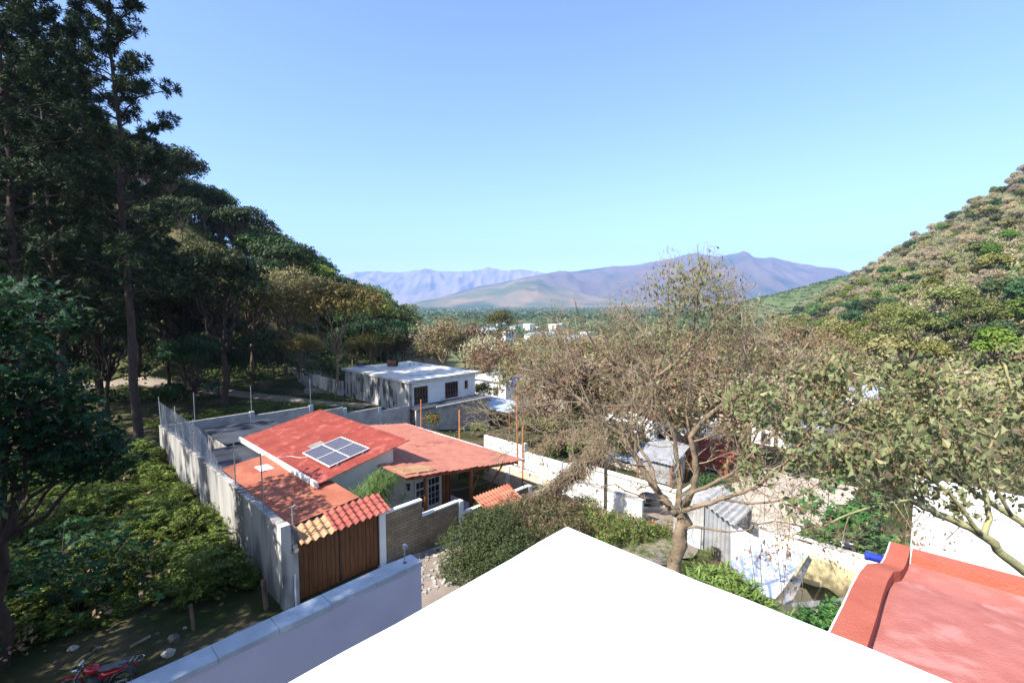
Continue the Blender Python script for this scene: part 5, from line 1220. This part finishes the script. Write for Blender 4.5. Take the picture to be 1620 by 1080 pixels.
for (u, v, z, nm, lab, fm) in [(18.0, 17.9, .55, "flowering_shrub", "shrub with red flowers behind the door canopy", 'flower'), (22.6, 30.5, 1.7, "flowering_plant", "leggy plant with orange flower tops behind the porch roof", 'flower'), (34, 26.5, -1.6, "flowering_shrub", "shrub dotted with yellow flowers below the pale tin roof", 'yflower')]:
    t = thing(nm, lab, "plant", W(u, v, z - 1)); rng = np.random.default_rng(int(u * 7)); n = 260; s0 = 2.2 if fm == 'yflower' else 1
    c = np.array(W(u, v, z)) + rng.normal(size=(n, 3)) * np.array([.35, .35, .25]) * s0; vv, ff = leaves(c, unit(rng, n), .14 * s0, .07 * s0, rng); np_mesh("foliage", vv, ff, LF['herb'], t)
    c = np.array(W(u, v, z + .12)) + rng.normal(size=(50, 3)) * np.array([.35, .35, .2]) * s0; vv, ff = leaves(c, unit(rng, 50), .1 * s0, .08 * s0, rng); np_mesh("flowers", vv, ff, LF[fm], t)
    MB().tube([W(u, v, z - 2.2), W(u, v, z)], .03, 6).build("stem", M['bark'], t)

# ------------------------------------------------------------- undergrowth of the weedy lot
def fern_plants(n, region, seed, hmin, hmax, leafm, name, label, L=.5, lw=.1, fr=8, pairs=7):
    rng = np.random.default_rng(seed); P = []
    while len(P) < n:
        u, v = region(rng)
        if u is None: continue
        P.append((u, v))
    cs, ts, ns, Ls = [], [], [], []
    for (u, v) in P:
        x, y, _ = W(u, v, 0); h = rng.uniform(hmin, hmax) * max(.25, 1 + 1.5 * noise.noise(Vector((x * .45, y * .45, 1)))); z = Hs(x, y) + h
        for j in range(fr):
            a = rng.uniform(0, 6.283); l = L * rng.uniform(.6, 1.3); d = np.array([math.cos(a), math.sin(a), rng.uniform(.0, .7)]); s = np.array([-math.sin(a), math.cos(a), 0]); b0 = np.array([x, y, z - rng.uniform(0, h * .8)]) + rng.normal(size=3) * .08
            for k in range(pairs):
                t = (k + 1) / pairs; c = b0 + d * l * t - np.array([0, 0, .45 * l * t * t]); ll = l * .42 * math.sin(math.pi * min(1, t * .8 + .15))
                for q in (-1, 1): cs.append(c + s * q * ll * .5); ts.append(s * q + d * .35 - np.array([0, 0, .25])); ns.append(np.array([0, 0, 1.]) + rng.normal(size=3) * .35); Ls.append(ll)
    cs, ts, ns, Ls = map(np.array, (cs, ts, ns, Ls)); ns /= np.linalg.norm(ns, axis=1)[:, None]
    v, f = leaves(cs, ns, Ls, Ls * (lw / .1) * .42, rng, tang=ts); o = np_mesh(name, v, f, leafm); return tag(o, label, None, None, "stuff")
def reg1(r):
    u = r.uniform(-9, 6.05); v = r.uniform(19.2, 41)
    if v < 21 and u < 3.5: return None, None
    if v < 19.6 + .0 * u and u < 5: return None, None
    return u, v
fern_plants(3700, reg1, 101, .35, 1.2, LF['herb'], "undergrowth", "thick leafy undergrowth filling the lot left of the cement wall", .44, .085, 8, 9)
scrub("weed_stalks", "dry brown stalks poking out of the undergrowth", [(p[0], p[1], Hs(p[0], p[1]) + .5) for p in [W(rg.uniform(-6, 6), rg.uniform(19.5, 38), 0) for _ in range(150)]], .5, LF['deadvine'], 55, 14, .2)
def reg2(r):
    u = r.uniform(1.5, 6.05); v = r.uniform(30, 40); return u, v
fern_plants(500, reg2, 102, .35, .8, LF['weeds'], "tall_weeds", "sunlit yellow green weeds beside the far half of the cement wall", .35, .06, 10, 5)
def reg3(r):
    u = r.uniform(7, 24); v = r.uniform(38.4, 50)
    return (u, v) if not (abs(v - (47.5 - (u - 20.8) * 1.6)) < 2.2) else (None, None)
fern_plants(700, reg3, 103, .25, .6, LF['herb'], "roadside_grass", "green ground cover between the block wall and the dirt track", .45, .08, 7, 5)
def reg4(r):
    u = r.uniform(9.5, 26); v = r.uniform(8.2, 12); return u, v
fern_plants(380, reg4, 104, .1, .35, LF['weeds'], "lane_weeds", "patchy weeds along the lane's near side", .3, .06, 6, 5)
bu = Kind(canopy_tree("bush", "", "bush", LF['herb'], 1.1, 1.6, 3400, .11, 91, 13, rz=.9, r0=.04, low=4, asp=.4, lr=.3))
for u, v, s, lab in [(5.4, 20.4, .6, "fresh green bush at the near foot of the cement wall"), (2.6, 23.0, .9, "large leafy bush catching sun in the weedy lot"), (5.2, 25.2, 1.0, "bush against the middle of the cement wall"), (5.5, 36.0, .9, "pale green bush at the cement wall's far end"), (-1.5, 25, 1.3, "dark bush at the left of the weedy lot"), (0.2, 29, 1.3, "bush under the palmate leaved tree"), (-2.0, 21, 1.2, "shaded bush left of the motorbike")]:
    x, y, _ = W(u, v, 0); bu.put(x, y, u * 3, s, label=lab)

# near broadleaf tree, left edge --------------------------------------------------
def star_leaves(c, L, rng, k=6, nup=.9):
    n = len(c); nrm = unit(rng, n) * .7 + np.array([0, 0, nup]); nrm /= np.linalg.norm(nrm, axis=1)[:, None]; t = unit(rng, n); t = t - nrm * np.sum(t * nrm, 1)[:, None]; t /= np.linalg.norm(t, axis=1)[:, None]; b = np.cross(nrm, t)
    L = np.ones(n) * L * rng.uniform(.6, 1.2, n); V = []; 
    m = 2 * k; ang = np.linspace(-2.6, 2.6, k)
    rim = []
    for j, a in enumerate(ang):
        rr = L * (1 - .28 * abs(a) / 2.6)
        rim.append(c + (t * math.cos(a) + b * math.sin(a)) * rr[:, None] - nrm * (L * .12)[:, None])
        if j < k - 1:
            a2 = (a + ang[j + 1]) / 2; rim.append(c + (t * math.cos(a2) + b * math.sin(a2)) * (L * .45)[:, None])
    V = np.stack([c - t * (L * .1)[:, None]] + rim, 1); q = V.shape[1]
    F = np.array([[0, 1 + max(0, 2 * j - 1), 1 + 2 * j, 1 + min(q - 2, 2 * j + 1)] for j in range(k)]); F[0] = [0, 1, 2, 2]; 
    tri = np.array([[0, i + 1, i + 2] for i in range(q - 2)])
    f = tri[None] + (np.arange(n) * q)[:, None, None]; return V.reshape(-1, 3), f.reshape(-1, 3)
bt = thing("broadleaf_tree", "near tree with large dark palmate leaves at the left edge", "tree", (-15.5, 13.5, 0))
rng = np.random.default_rng(12); lob = [(-14.6, 13.2, 10.9, 1.2), (-14.3, 13.2, 9.4, 1.3), (-14.2, 13.8, 8.0, 1.4), (-13.4, 14.4, 6.9, 1.2), (-12.9, 14.9, 6.0, .9), (-14.3, 13.8, 6.6, 1.4), (-15.2, 14.6, 7.8, 2.0), (-15.9, 15.4, 10.6, 1.8), (-14.4, 15.7, 5.9, 1.4)]
segs = limb_segs((-15.5, 13.5, -.5), (-15.0, 13.4, 4), .2, .14, rng, 5, .03); cs = []
for (x, y, z, r) in lob:
    segs += limb_segs((-15.0, 13.4, 4), (x, y, z), .08, .02, rng, 6, .06); n = int(330 * r * r / 2); d = unit(rng, n) * r * rng.uniform(.3, 1, (n, 1)) ** .6; d[:, 2] *= .75; p = np.array([x, y, z]) + d; cs.append(p)
    for q in p[::5]: segs += limb_segs((x, y, z), q, .018, .006, rng, 3, .06)
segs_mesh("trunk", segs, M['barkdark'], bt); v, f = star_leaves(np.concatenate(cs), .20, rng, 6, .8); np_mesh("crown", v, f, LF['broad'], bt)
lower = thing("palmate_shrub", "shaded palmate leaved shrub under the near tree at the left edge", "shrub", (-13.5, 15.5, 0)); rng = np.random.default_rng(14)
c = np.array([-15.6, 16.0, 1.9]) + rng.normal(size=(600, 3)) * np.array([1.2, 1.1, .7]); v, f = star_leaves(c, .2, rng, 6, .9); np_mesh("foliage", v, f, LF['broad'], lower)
segs_mesh("stems", sum([limb_segs((-15.6 + rng.normal() * .2, 16, -.3), q, .02, .008, rng, 4, .04) for q in c[::40]], []), M['bark'], lower)
# castor plants
cp_ = thing("castor_plants", "tall castor plants with jagged green leaves beyond the white yard wall", "plant", W(31.2, 3.4, -4)); rng = np.random.default_rng(16)
cs = []; segs = []
for k in range(15):
    u, v = 29.0 + rng.uniform(0, 5.0), 1.6 + rng.uniform(0, 4.2); top = rng.uniform(-1.8, .9); p = np.array(W(u, v, top)); b0 = np.array(W(u, v, -5)); segs += limb_segs(b0, p, .04, .015, rng, 4, .02)
    n = 46; c = p + unit(rng, n) * np.array([.7, .7, .9]) * rng.uniform(.3, 1, (n, 1)) - np.array([0, 0, .5]); cs.append(c)
segs_mesh("stems", segs, M['bark'], cp_); v, f = star_leaves(np.concatenate(cs), .34, rng, 7, .9); np_mesh("foliage", v, f, LF['castor'], cp_)

# hedge and vines by the lane ------------------------------------------------------
def leafy_mound(name, label, cat, lobes, n, leaf, leafm, seed, stemm=None, asp=.5, dead=None, ndead=0, base=None, shell=.35):
    rng = np.random.default_rng(seed); c0 = np.mean([l[:3] for l in lobes], 0); bx_, by_, _ = W(c0[0], c0[1], 0); t = thing(name, label, cat, (bx_, by_, Hs(bx_, by_)))
    L = [(*W(a, b, c), r) for a, b, c, r in lobes]; v, f = crown(n, L, leaf, seed, .85, asp, shell, .35); np_mesh("foliage", v, f, leafm, t)
    if dead is not None: v, f = crown(ndead, [(a, b, c + .05, r * 1.03) for a, b, c, r in L], leaf * 1.7, seed + 1, .85, .09, .3, .1); np_mesh("dry_stems", v, f, dead, t)
    segs = []
    for (x, y, z, r) in L:
        for k in range(5): e = unit(rng, 1)[0] * r * .8; segs += limb_segs((x, y, Hs(x, y) - .2), (x + e[0], y + e[1], z + abs(e[2]) * .8), .03, .01, rng, 5, .05)
    segs_mesh("stems", segs, M['bark'], t); return t
leafy_mound("hedge_bush", "dense dark green rounded bush on the lane left of the white slab's corner", "bush", [(12.3, 14.4, -.2, 1.2), (12.9, 14.9, .7, 1.2), (13.9, 14.7, .9, 1.3), (13.2, 13.7, .1, 1.4), (14.8, 14.8, .7, 1.3), (14.3, 13.6, .3, 1.4), (12.8, 14.0, -1, 1.4)], 42000, .085, LF['vine'], 111, dead=LF['deadvine'], ndead=900)
leafy_mound("vine_mound", "brownish bush overgrown with dry vines right of the dark green bush", "bush", [(16.0, 14.8, .7, 1.3), (17.2, 14.6, .6, 1.2), (16.2, 13.6, .2, 1.3), (17.6, 13.4, .0, 1.2), (18.6, 14.2, .3, 1.1)], 20000, .10, LF['vine'], 112, dead=LF['deadvine'], ndead=15000)
leafy_mound("creeper_mound", "low mound of green creepers and dry stalks below the wooden pole", "bush", [(19.6, 13.6, -.4, 1.2), (20.6, 12.8, -.8, 1.2), (21.6, 12.4, -1.1, 1.2), (22.6, 12.0, -1.5, 1.1), (19.3, 12.6, -1.0, 1.2), (20.6, 14.2, -.3, 1.1), (23.4, 11.4, -1.9, 1.0)], 17000, .13, LF['lime'], 113, dead=LF['deadvine'], ndead=7000)
dv = thing("dead_vines", "curtain of dead brown vines hanging from the wooden pole down to the bushes", "vines", W(20, 14.4, 0)); rng = np.random.default_rng(31); cs, ts, segs = [], [], []
A0, A1 = np.array(W(22.2, 14.0, 3.5)), np.array(W(16.4, 15.2, .9))
for k in range(620):
    t = rng.random() ** 1.1; p = A0 * (1 - t) + A1 * t + rng.normal(size=3) * .16 - np.array([0, 0, .8 * t * (1 - t)]); L = rng.uniform(.2, 1.5) * (1 - .35 * t); q = p + np.array([rng.normal() * .25 - .15 * L, rng.normal() * .2, -L])
    segs += limb_segs(p, q, .010, .006, rng, 4, .07)
    for j in range(11): s = rng.random(); cs.append(p * (1 - s) + q * s + rng.normal(size=3) * .06); ts.append(np.array([rng.normal() * .4, rng.normal() * .4, -1]))
for k in range(70): t0, t1 = sorted(rng.random(2)); p = A0 * (1 - t0) + A1 * t0; q = A0 * (1 - t1) + A1 * t1; segs += limb_segs(p + rng.normal(size=3) * .15, q + rng.normal(size=3) * .3, .014, .01, rng, 6, .05)
E0, E1 = np.array(W(22.2, 14.2, 3.7)), np.array(W(21.6, 18.5, 2.2))
for k in range(260):
    t = rng.random(); p = E0 * (1 - t) + E1 * t + rng.normal(size=3) * .2 + np.array([0, 0, .5 * math.sin(math.pi * t)]); q = p + np.array([rng.normal() * .3, rng.normal() * .3, -rng.uniform(.1, .8)]); segs += limb_segs(p, q, .009, .005, rng, 3, .09)
    for j in range(6): s = rng.random(); cs.append(p * (1 - s) + q * s + rng.normal(size=3) * .07); ts.append(unit(rng, 1)[0] * .6 + np.array([0, 0, -.6]))
cs = np.array(cs); n = len(cs); v, f = leaves(cs, unit(rng, n), rng.uniform(.08, .22, n), .05, rng, tang=np.array(ts)); np_mesh("dry_leaves", v, f, LF['deadvine'], dv); segs_mesh("stems", segs, M['twig'], dv)

# lance leaved bush behind the white slab ---------------------------------------------
def rosettes(name, label, cat, lobes, n, L, Wd, leafm, seed, per=14, base=None):
    rng = np.random.default_rng(seed); t = thing(name, label, cat, (base[0], base[1], Hs(*base))); vv, ff, o = [], [], 0; segs = []
    for k in range(n):
        l = lobes[rng.integers(0, len(lobes))]; d = unit(rng, 1)[0]; d[2] = abs(d[2]) * .9; p = np.array(l[:3]) + d * l[3] * rng.uniform(.55, 1); v, f = blades("", "", "", p, per, L, Wd, 1.5, None, seed * 1000 + k, droop=.45, segs_=3, up=.6); vv.append(v); ff.append(f + o); o += len(v)
        segs += limb_segs(np.array(l[:3]) - np.array([0, 0, l[3] * .7]), p, .016, .006, rng, 3, .05)
    for l in lobes: segs += limb_segs((base[0] + rng.normal() * .2, base[1] + rng.normal() * .2, Hs(*base) - .3), np.array(l[:3]) - np.array([0, 0, l[3] * .7]), .06, .02, rng, 6, .04)
    np_mesh("foliage", np.concatenate(vv), np.concatenate(ff), leafm, t); segs_mesh("stems", segs, M['barkgreen'], t); return t
P3 = lambda px, py, d, r: (*at(px, py, d), r)
rosettes("lance_leaved_bush", "bright green bush of long narrow leaves behind the white slab's right edge", "bush", [P3(1120, 925, 9.5, .42), P3(1150, 935, 9.3, .45), P3(1110, 945, 9.0, .4), P3(1175, 955, 9.2, .45), P3(1210, 985, 9, .4), P3(1160, 975, 8.8, .4), P3(1235, 1000, 8.8, .35), P3(1260, 1010, 8.6, .35)], 210, .27, .035, LF['lance'], 5, 15, base=(4.2, 9.6))
rosettes("glossy_bush", "darker broad leaved bush between the narrow leaved one and the red roof", "bush", [P3(1300, 985, 8.2, .32), P3(1320, 1005, 8.0, .3), P3(1275, 1000, 8.3, .3), P3(1325, 975, 8.3, .28), P3(1300, 1030, 7.8, .3)], 95, .2, .06, LF['castor'], 6, 12, base=(5.2, 8.6))
rosettes("grey_plant", "thin grey green shrub against the lilac wall by the slab's left edge", "shrub", [(*W(4.45, 5.8, 5.75), .25), (*W(4.2, 5.5, 5.6), .28), (*W(4.7, 5.7, 5.5), .25), (*W(3.9, 5.4, 5.5), .22)], 34, .16, .022, leaf_mat("grey_green_leaves", (.10, .12, .08), (.18, .2, .13), None, .3), 7, 9, base=W(4.3, 5.6, 0)[:2])

# the big bare tree ----------------------------------------------------------------------
ht = thing("big_bare_tree", "big half bare tree with forked pale trunk and few olive leaves in the middle", "tree", at(1050, 960, 13.0)[:2] + (Hs(*at(1050, 960, 13.0)[:2]),))
LIMBS = [  # (depth start, depth end, radius start, end, pixels)
    (13, 13, .21, .185, [(1035, 1080), (1045, 1000), (1062, 915), (1077, 860), (1079, 830), (1074, 810)]),
    (13, 14.5, .12, .035, [(1070, 812), (1058, 798), (1038, 773), (1018, 744), (989, 697), (979, 684), (949, 667), (935, 647), (897, 615), (877, 601), (850, 590)]),
    (13.6, 14, .05, .02, [(991, 697), (1012, 655), (986, 609), (975, 578), (963, 552), (950, 520)]),
    (13.6, 12.5, .07, .015, [(1012, 655), (1030, 627), (1038, 595), (1050, 558), (1055, 518), (1057, 466), (1058, 425)]),
    (13.2, 12, .05, .012, [(1038, 595), (1064, 578), (1090, 552), (1098, 518), (1104, 466), (1113, 437), (1122, 412)]),
    (12.6, 11.8, .03, .012, [(1090, 552), (1124, 518), (1156, 489), (1178, 470)]),
    (13, 13.5, .10, .04, [(1074, 812), (1073, 798), (1078, 754), (1070, 722), (1068, 694), (1053, 655), (1040, 625)]),
    (13.1, 14, .06, .03, [(1040, 775), (1032, 745), (1026, 729), (1013, 709), (999, 689), (1000, 640), (1010, 600), (1000, 560)]),
    (13, 12, .08, .02, [(1080, 808), (1085, 793), (1095, 778), (1117, 771), (1137, 759), (1157, 749), (1177, 729), (1210, 700), (1235, 672)]),
    (12.8, 11.5, .07, .03, [(1080, 808), (1110, 798), (1142, 788), (1177, 778), (1201, 768), (1232, 742), (1258, 715)]),
    (12.4, 11.2, .04, .015, [(1142, 788), (1165, 793), (1189, 796), (1226, 793), (1261, 786), (1275, 778), (1300, 760)]),
    (12.9, 12, .045, .012, [(1080, 835), (1097, 833), (1117, 835), (1152, 841), (1184, 838), (1194, 830), (1226, 824), (1270, 832)]),
    (13.1, 12.6, .11, .03, [(1080, 805), (1098, 770), (1102, 744), (1097, 714), (1092, 690), (1112, 665), (1149, 635), (1170, 624), (1196, 607), (1225, 592), (1258, 570)]),
    (13.2, 13.5, .04, .012, [(1092, 690), (1085, 650), (1090, 610), (1110, 570), (1120, 540), (1130, 500)]),
    (13.0, 12, .03, .01, [(1060, 803), (1043, 791), (1018, 786), (989, 776), (974, 766), (955, 768)]),
    (13.2, 13.8, .035, .012, [(1038, 773), (1013, 749), (991, 739), (971, 727), (964, 707), (930, 700), (890, 695), (850, 680)]),
    (14.0, 15, .03, .01, [(949, 667), (915, 665), (880, 668), (840, 672), (815, 660)]),
    (13.8, 14.5, .03, .01, [(935, 647), (920, 610), (905, 570), (890, 530), (880, 500)]),
    (12.6, 12, .035, .012, [(1149, 635), (1165, 600), (1180, 565), (1200, 530), (1215, 505)]),
    (13.5, 13, .035, .012, [(975, 578), (940, 545), (915, 500), (908, 470)]),
    (13.0, 13.5, .035, .012, [(1050, 558), (1020, 530), (995, 500), (985, 470)]),
    (12.6, 12, .03, .012, [(1177, 729), (1200, 680), (1215, 640), (1240, 610), (1275, 590)]),
]
rng = np.random.default_rng(77); big = MB(); segs = []; tips = []; cen = np.array(at(1075, 720, 13))
for li, (d0, d1, r0, r1, px) in enumerate(LIMBS):
    n = len(px); pts = [np.array(at(x, y, d0 + (d1 - d0) * i / (n - 1))) for i, (x, y) in enumerate(px)]
    if li == 0: pts = [np.array([pts[0][0] - .1, pts[0][1] + .1, Hs(pts[0][0], pts[0][1]) - .4])] + pts
    # smooth the polyline
    fine = [];
    for i in range(len(pts) - 1):
        for k in range(3): fine.append(pts[i] * (1 - k / 3) + pts[i + 1] * k / 3 + (rng.normal(size=3) * r1 * .4 if k else 0))
    fine.append(pts[-1]); m_ = len(fine); rr = [r0 + (r1 - r0) * (i / (m_ - 1)) ** .8 for i in range(m_)]
    rr = [r * (1 + .12 * math.sin(i * 2.1 + li)) for i, r in enumerate(rr)]
    big.tube(fine, rr, 9)
    if li == 0: continue
    for i in range(2, m_):
        f_ = i / (m_ - 1)
        if rng.random() < .3 + .5 * f_:
            p = fine[i]; out = (p - cen); out /= np.linalg.norm(out) + .01; low = p[2] < at(0, 745, 13)[2]
            for q in range(1 if f_ < .6 else 2):
                d = out * .6 + unit(rng, 1)[0] * .9 + np.array([0, 0, .25])
                grow(p, d, rng.uniform(.6, 1.1) * (1.15 if f_ > .6 else .9) * (.6 if low else 1), min(.018, rr[i] * .5), 1 if low else 2, rng, segs, tips, up=.06, spread=.85, ns=4, kids=3, shrink=.68, minr=.0052)
    p = fine[-1]; out = (p - fine[-3]); grow(p, out, 1.15, r1 * .8, 3, rng, segs, tips, up=.1, spread=.7, ns=4, kids=2, shrink=.68, minr=.0045)
def prune(segs, tips, outline, rng, jit):
    S = np.asarray(segs); T = np.asarray(tips); ox = [o[0] for o in outline]; oy = [o[1] for o in outline]
    x, y = spx(S[:, 3:6]); k = y > np.interp(x, ox, oy) + rng.uniform(-jit, jit, len(S)); x2, y2 = spx(T); k2 = y2 > np.interp(x2, ox, oy)
    return S[k], T[k2]
def spx(P):  # height and side of a point in the crown, used to give the tree its outline
    c, s = math.cos(PITCH), math.sin(PITCH); z = P[:, 2] - CAMZ; d = P[:, 1] * c - z * s; h = P[:, 1] * s + z * c; return 810 + 750 * P[:, 0] / d, 540 - 750 * h / d
segs, tips = prune(segs, tips, [(780, 640), (820, 570), (850, 510), (890, 490), (930, 505), (970, 480), (1000, 455), (1030, 430), (1055, 405), (1085, 420), (1125, 398), (1150, 425), (1185, 455), (1215, 490), (1250, 500), (1290, 545), (1330, 580)], rng, 26)
big.build("trunk", M['barkpale'], ht, smooth=True); segs_mesh("twigs", segs, M['twig'], ht, .012)
tp = np.array(tips)
def spx(P):  # where a point falls, to give the leafy sprays their place in the crown
    c, s = math.cos(PITCH), math.sin(PITCH); z = P[:, 2] - CAMZ; d = P[:, 1] * c - z * s; h = P[:, 1] * s + z * c; return 810 + 750 * P[:, 0] / d, 540 - 750 * h / d
X_, Y_ = spx(tp); cl = np.exp(-(((X_ - 1075) / 70) ** 2 + ((Y_ - 500) / 85) ** 2)) + .5 * np.exp(-(((X_ - 1130) / 60) ** 2 + ((Y_ - 480) / 50) ** 2)) + .06
keep = rng.random(len(tp)) < cl * 1.0
def hang(P, n, L, Wd, leafm, name, parent, rng, sc_=.12, down=.9):
    idx = rng.integers(0, len(P), n); c = P[idx, :3] + rng.normal(size=(n, 3)) * sc_ - np.array([0, 0, .06]); t = rng.normal(size=(n, 3)) * .5 + np.array([0, 0, -down]); s = L * rng.uniform(.5, 1.2, n)
    nr_ = unit(rng, n); v, f = leaves(c, nr_, s, s * Wd, rng, tang=t, fold=True); return np_mesh(name, v, f, leafm, parent)
hang(tp[keep], 1300, .17, .55, LF['heart'], "crown", ht, rng)
hang(tp, 4200, .10, .42, LF['curled'], "dry_leaves", ht, rng)
# the tree with drooping leaves at the right
rt = thing("drooping_leaved_tree", "near tree with large drooping green leaves and slanting greenish limbs, right edge", "tree", at(1760, 900, 8.2)[:2] + (Hs(*at(1760, 900, 8.2)[:2]),))
RL = [(8.2, 8.0, .13, .10, [(1760, 1060), (1740, 1000), (1700, 950)]),
      (8.0, 7.6, .085, .045, [(1700, 950), (1640, 915), (1620, 903), (1590, 880), (1560, 850), (1520, 828), (1480, 812), (1455, 797), (1430, 783), (1400, 762)]),
      (7.8, 8.2, .05, .02, [(1556, 848), (1566, 820), (1560, 785), (1545, 748), (1520, 705), (1500, 670), (1490, 630)]),
      (8.0, 8.5, .07, .02, [(1700, 950), (1680, 880), (1650, 850), (1600, 815), (1560, 790), (1520, 765), (1480, 722), (1430, 680), (1380, 650), (1340, 620)]),
      (8.1, 8.8, .07, .02, [(1700, 950), (1690, 850), (1645, 790), (1605, 740), (1565, 690), (1535, 640), (1515, 600), (1500, 575)]),
      (7.7, 7.4, .035, .012, [(1552, 845), (1530, 815), (1500, 778), (1465, 752), (1430, 742), (1380, 737), (1330, 742), (1285, 750)]),
      (7.6, 7.3, .022, .012, [(1470, 808), (1440, 790), (1400, 795), (1345, 812), (1300, 832)]),
      (8.4, 8.0, .03, .012, [(1470, 720), (1400, 692), (1330, 668), (1265, 648), (1225, 628)]),
      (8.2, 8.6, .06, .02, [(1700, 900), (1660, 800), (1635, 740), (1615, 670), (1600, 610), (1590, 575)]),
      (8.4, 8.2, .03, .012, [(1430, 742), (1370, 710), (1310, 700), (1250, 690), (1215, 665)]),
      (8.2, 8.8, .03, .012, [(1565, 690), (1500, 660), (1440, 620), (1390, 600), (1350, 590)]),
      (7.8, 7.4, .03, .012, [(1600, 815), (1570, 760), (1560, 720), (1580, 680), (1620, 650)]),
      (8.0, 8.2, .03, .012, [(1690, 850), (1650, 730), (1660, 650), (1640, 590)]),
      (8.5, 9.0, .025, .012, [(1340, 620), (1300, 610), (1270, 590), (1240, 600)])]
rng = np.random.default_rng(79); big = MB(); segs = []; tips = []; cen = np.array(at(1600, 860, 8))
for li, (d0, d1, r0, r1, px) in enumerate(RL):
    n = len(px); pts = [np.array(at(x, y, d0 + (d1 - d0) * i / (n - 1))) for i, (x, y) in enumerate(px)]
    if li == 0: pts = [np.array([pts[0][0] + .1, pts[0][1] + .1, Hs(pts[0][0], pts[0][1]) - .4])] + pts
    fine = []
    for i in range(len(pts) - 1):
        for k in range(3): fine.append(pts[i] * (1 - k / 3) + pts[i + 1] * k / 3 + (rng.normal(size=3) * r1 * .35 if k else 0))
    fine.append(pts[-1]); m_ = len(fine); big.tube(fine, [r0 + (r1 - r0) * i / (m_ - 1) for i in range(m_)], 9)
    if li == 0: continue
    for i in range(6 if li in (1, 3, 4, 8) else 2, m_):
        p = fine[i]; out = (p - cen); out /= np.linalg.norm(out) + .01
        if li == 1 and i < m_ - 8 and rng.random() < .75: continue
        if rng.random() < .8:
            grow(p, out * .4 + unit(rng, 1)[0] + np.array([0, 0, .25]), rng.uniform(.35, .7), .009, 1, rng, segs, tips, up=.1, spread=.8, ns=4, kids=2, shrink=.7, minr=.0035)
    grow(fine[-1], fine[-1] - fine[-3], .6, r1 * .8, 2, rng, segs, tips, up=.05, spread=.7, ns=4, kids=2, shrink=.7, minr=.0035)
segs, tips = prune(segs, tips, [(1180, 610), (1240, 575), (1300, 570), (1380, 560), (1460, 565), (1540, 555), (1620, 540), (1700, 500)], rng, 10)
big.build("trunk", M['barkgreen'], rt, smooth=True); segs_mesh("twigs", segs, M['twig'], rt, .01)
tp = np.array(tips); X_, Y_ = spx(tp); keep = Y_ < 800
hang(tp[keep], 3700, .155, .66, LF['heart'], "crown", rt, rng, .10, .8); hang(tp, 3200, .10, .4, LF['curled'], "dry_leaves", rt, rng, .1)
st2 = thing("leafy_sapling", "sprawling thin twigs and small leaves between the big tree and the drooping one", "shrub", W(22, 3.5, Huv(22, 3.5))); rng = np.random.default_rng(83); segs = []; tips = []
for px, py in ((1190, 800), (1230, 830), (1250, 800), (1270, 850), (1210, 770)): 
    p = np.array(at(px, py, 14)); q = np.array([p[0] + .8, p[1] + 1.0, -1]); segs += limb_segs(q, p, .02, .01, rng, 5, .03); grow(p, (rng.normal(), rng.normal(), .5), .8, .01, 2, rng, segs, tips, up=.05, spread=1, kids=2, minr=.004)
segs_mesh("stems", segs, M['twig'], st2, .02); hang(np.array(tips), 500, .07, .5, LF['curled'], "foliage", st2, rng)
# thin saplings and leaning trunks along the dirt track
sp1 = Kind(bare_tree("sapling", "", "tree", 75, 6, 2, LF['dark'], 900, .2, M['barkdark'], None, .08))
for px, d, s, lab in [(340, 50, 1.1, "leaning dark sapling beside the dirt track"), (395, 52, 1.2, "forked thin tree in front of the dirt track"), (430, 56, 1.2, "slanting thin tree by the dirt clearing"), (298, 47, .9, "small sapling beyond the net fence"), (470, 60, 1.0, "thin straight sapling left of the cement wall end")]:
    sp1.put(*pxy(px, d), px, s, label=lab)

# ---------------------------------------------------------------- haze: the air of the valley
hz = bpy.data.meshes.new("haze"); a, b, c, d = -11500, 11500, -400, 15800; z0, z1 = -72, 1700
hz.from_pydata([(a, c, z0), (b, c, z0), (b, d, z0), (a, d, z0), (a, c, z1), (b, c, z1), (b, d, z1), (a, d, z1)], [], [(3, 2, 1, 0), (4, 5, 6, 7), (0, 1, 5, 4), (1, 2, 6, 5), (2, 3, 7, 6), (3, 0, 4, 7)])
hm = bpy.data.materials.new("haze_air"); hm.use_nodes = True; N = hm.node_tree.nodes; N.remove(N["Principled BSDF"]); pv_ = N.new("ShaderNodeVolumePrincipled")
pv_.inputs["Color"].default_value = (.36, .52, .95, 1); pv_.inputs["Density"].default_value = 7.5e-5; pv_.inputs["Anisotropy"].default_value = .0
hm.node_tree.links.new(pv_.outputs[0], N["Material Output"].inputs["Volume"]); hz.materials.append(hm)
ho = bpy.data.objects.new("haze", hz); COL.objects.link(ho); tag(ho, "pale blue haze filling the valley air", None, None, "stuff")

for k_ in ALLK:      # a kind nobody placed leaves the scene
    if not k_.used:
        for c_ in list(k_.t.children): bpy.data.objects.remove(c_)
        bpy.data.objects.remove(k_.t)
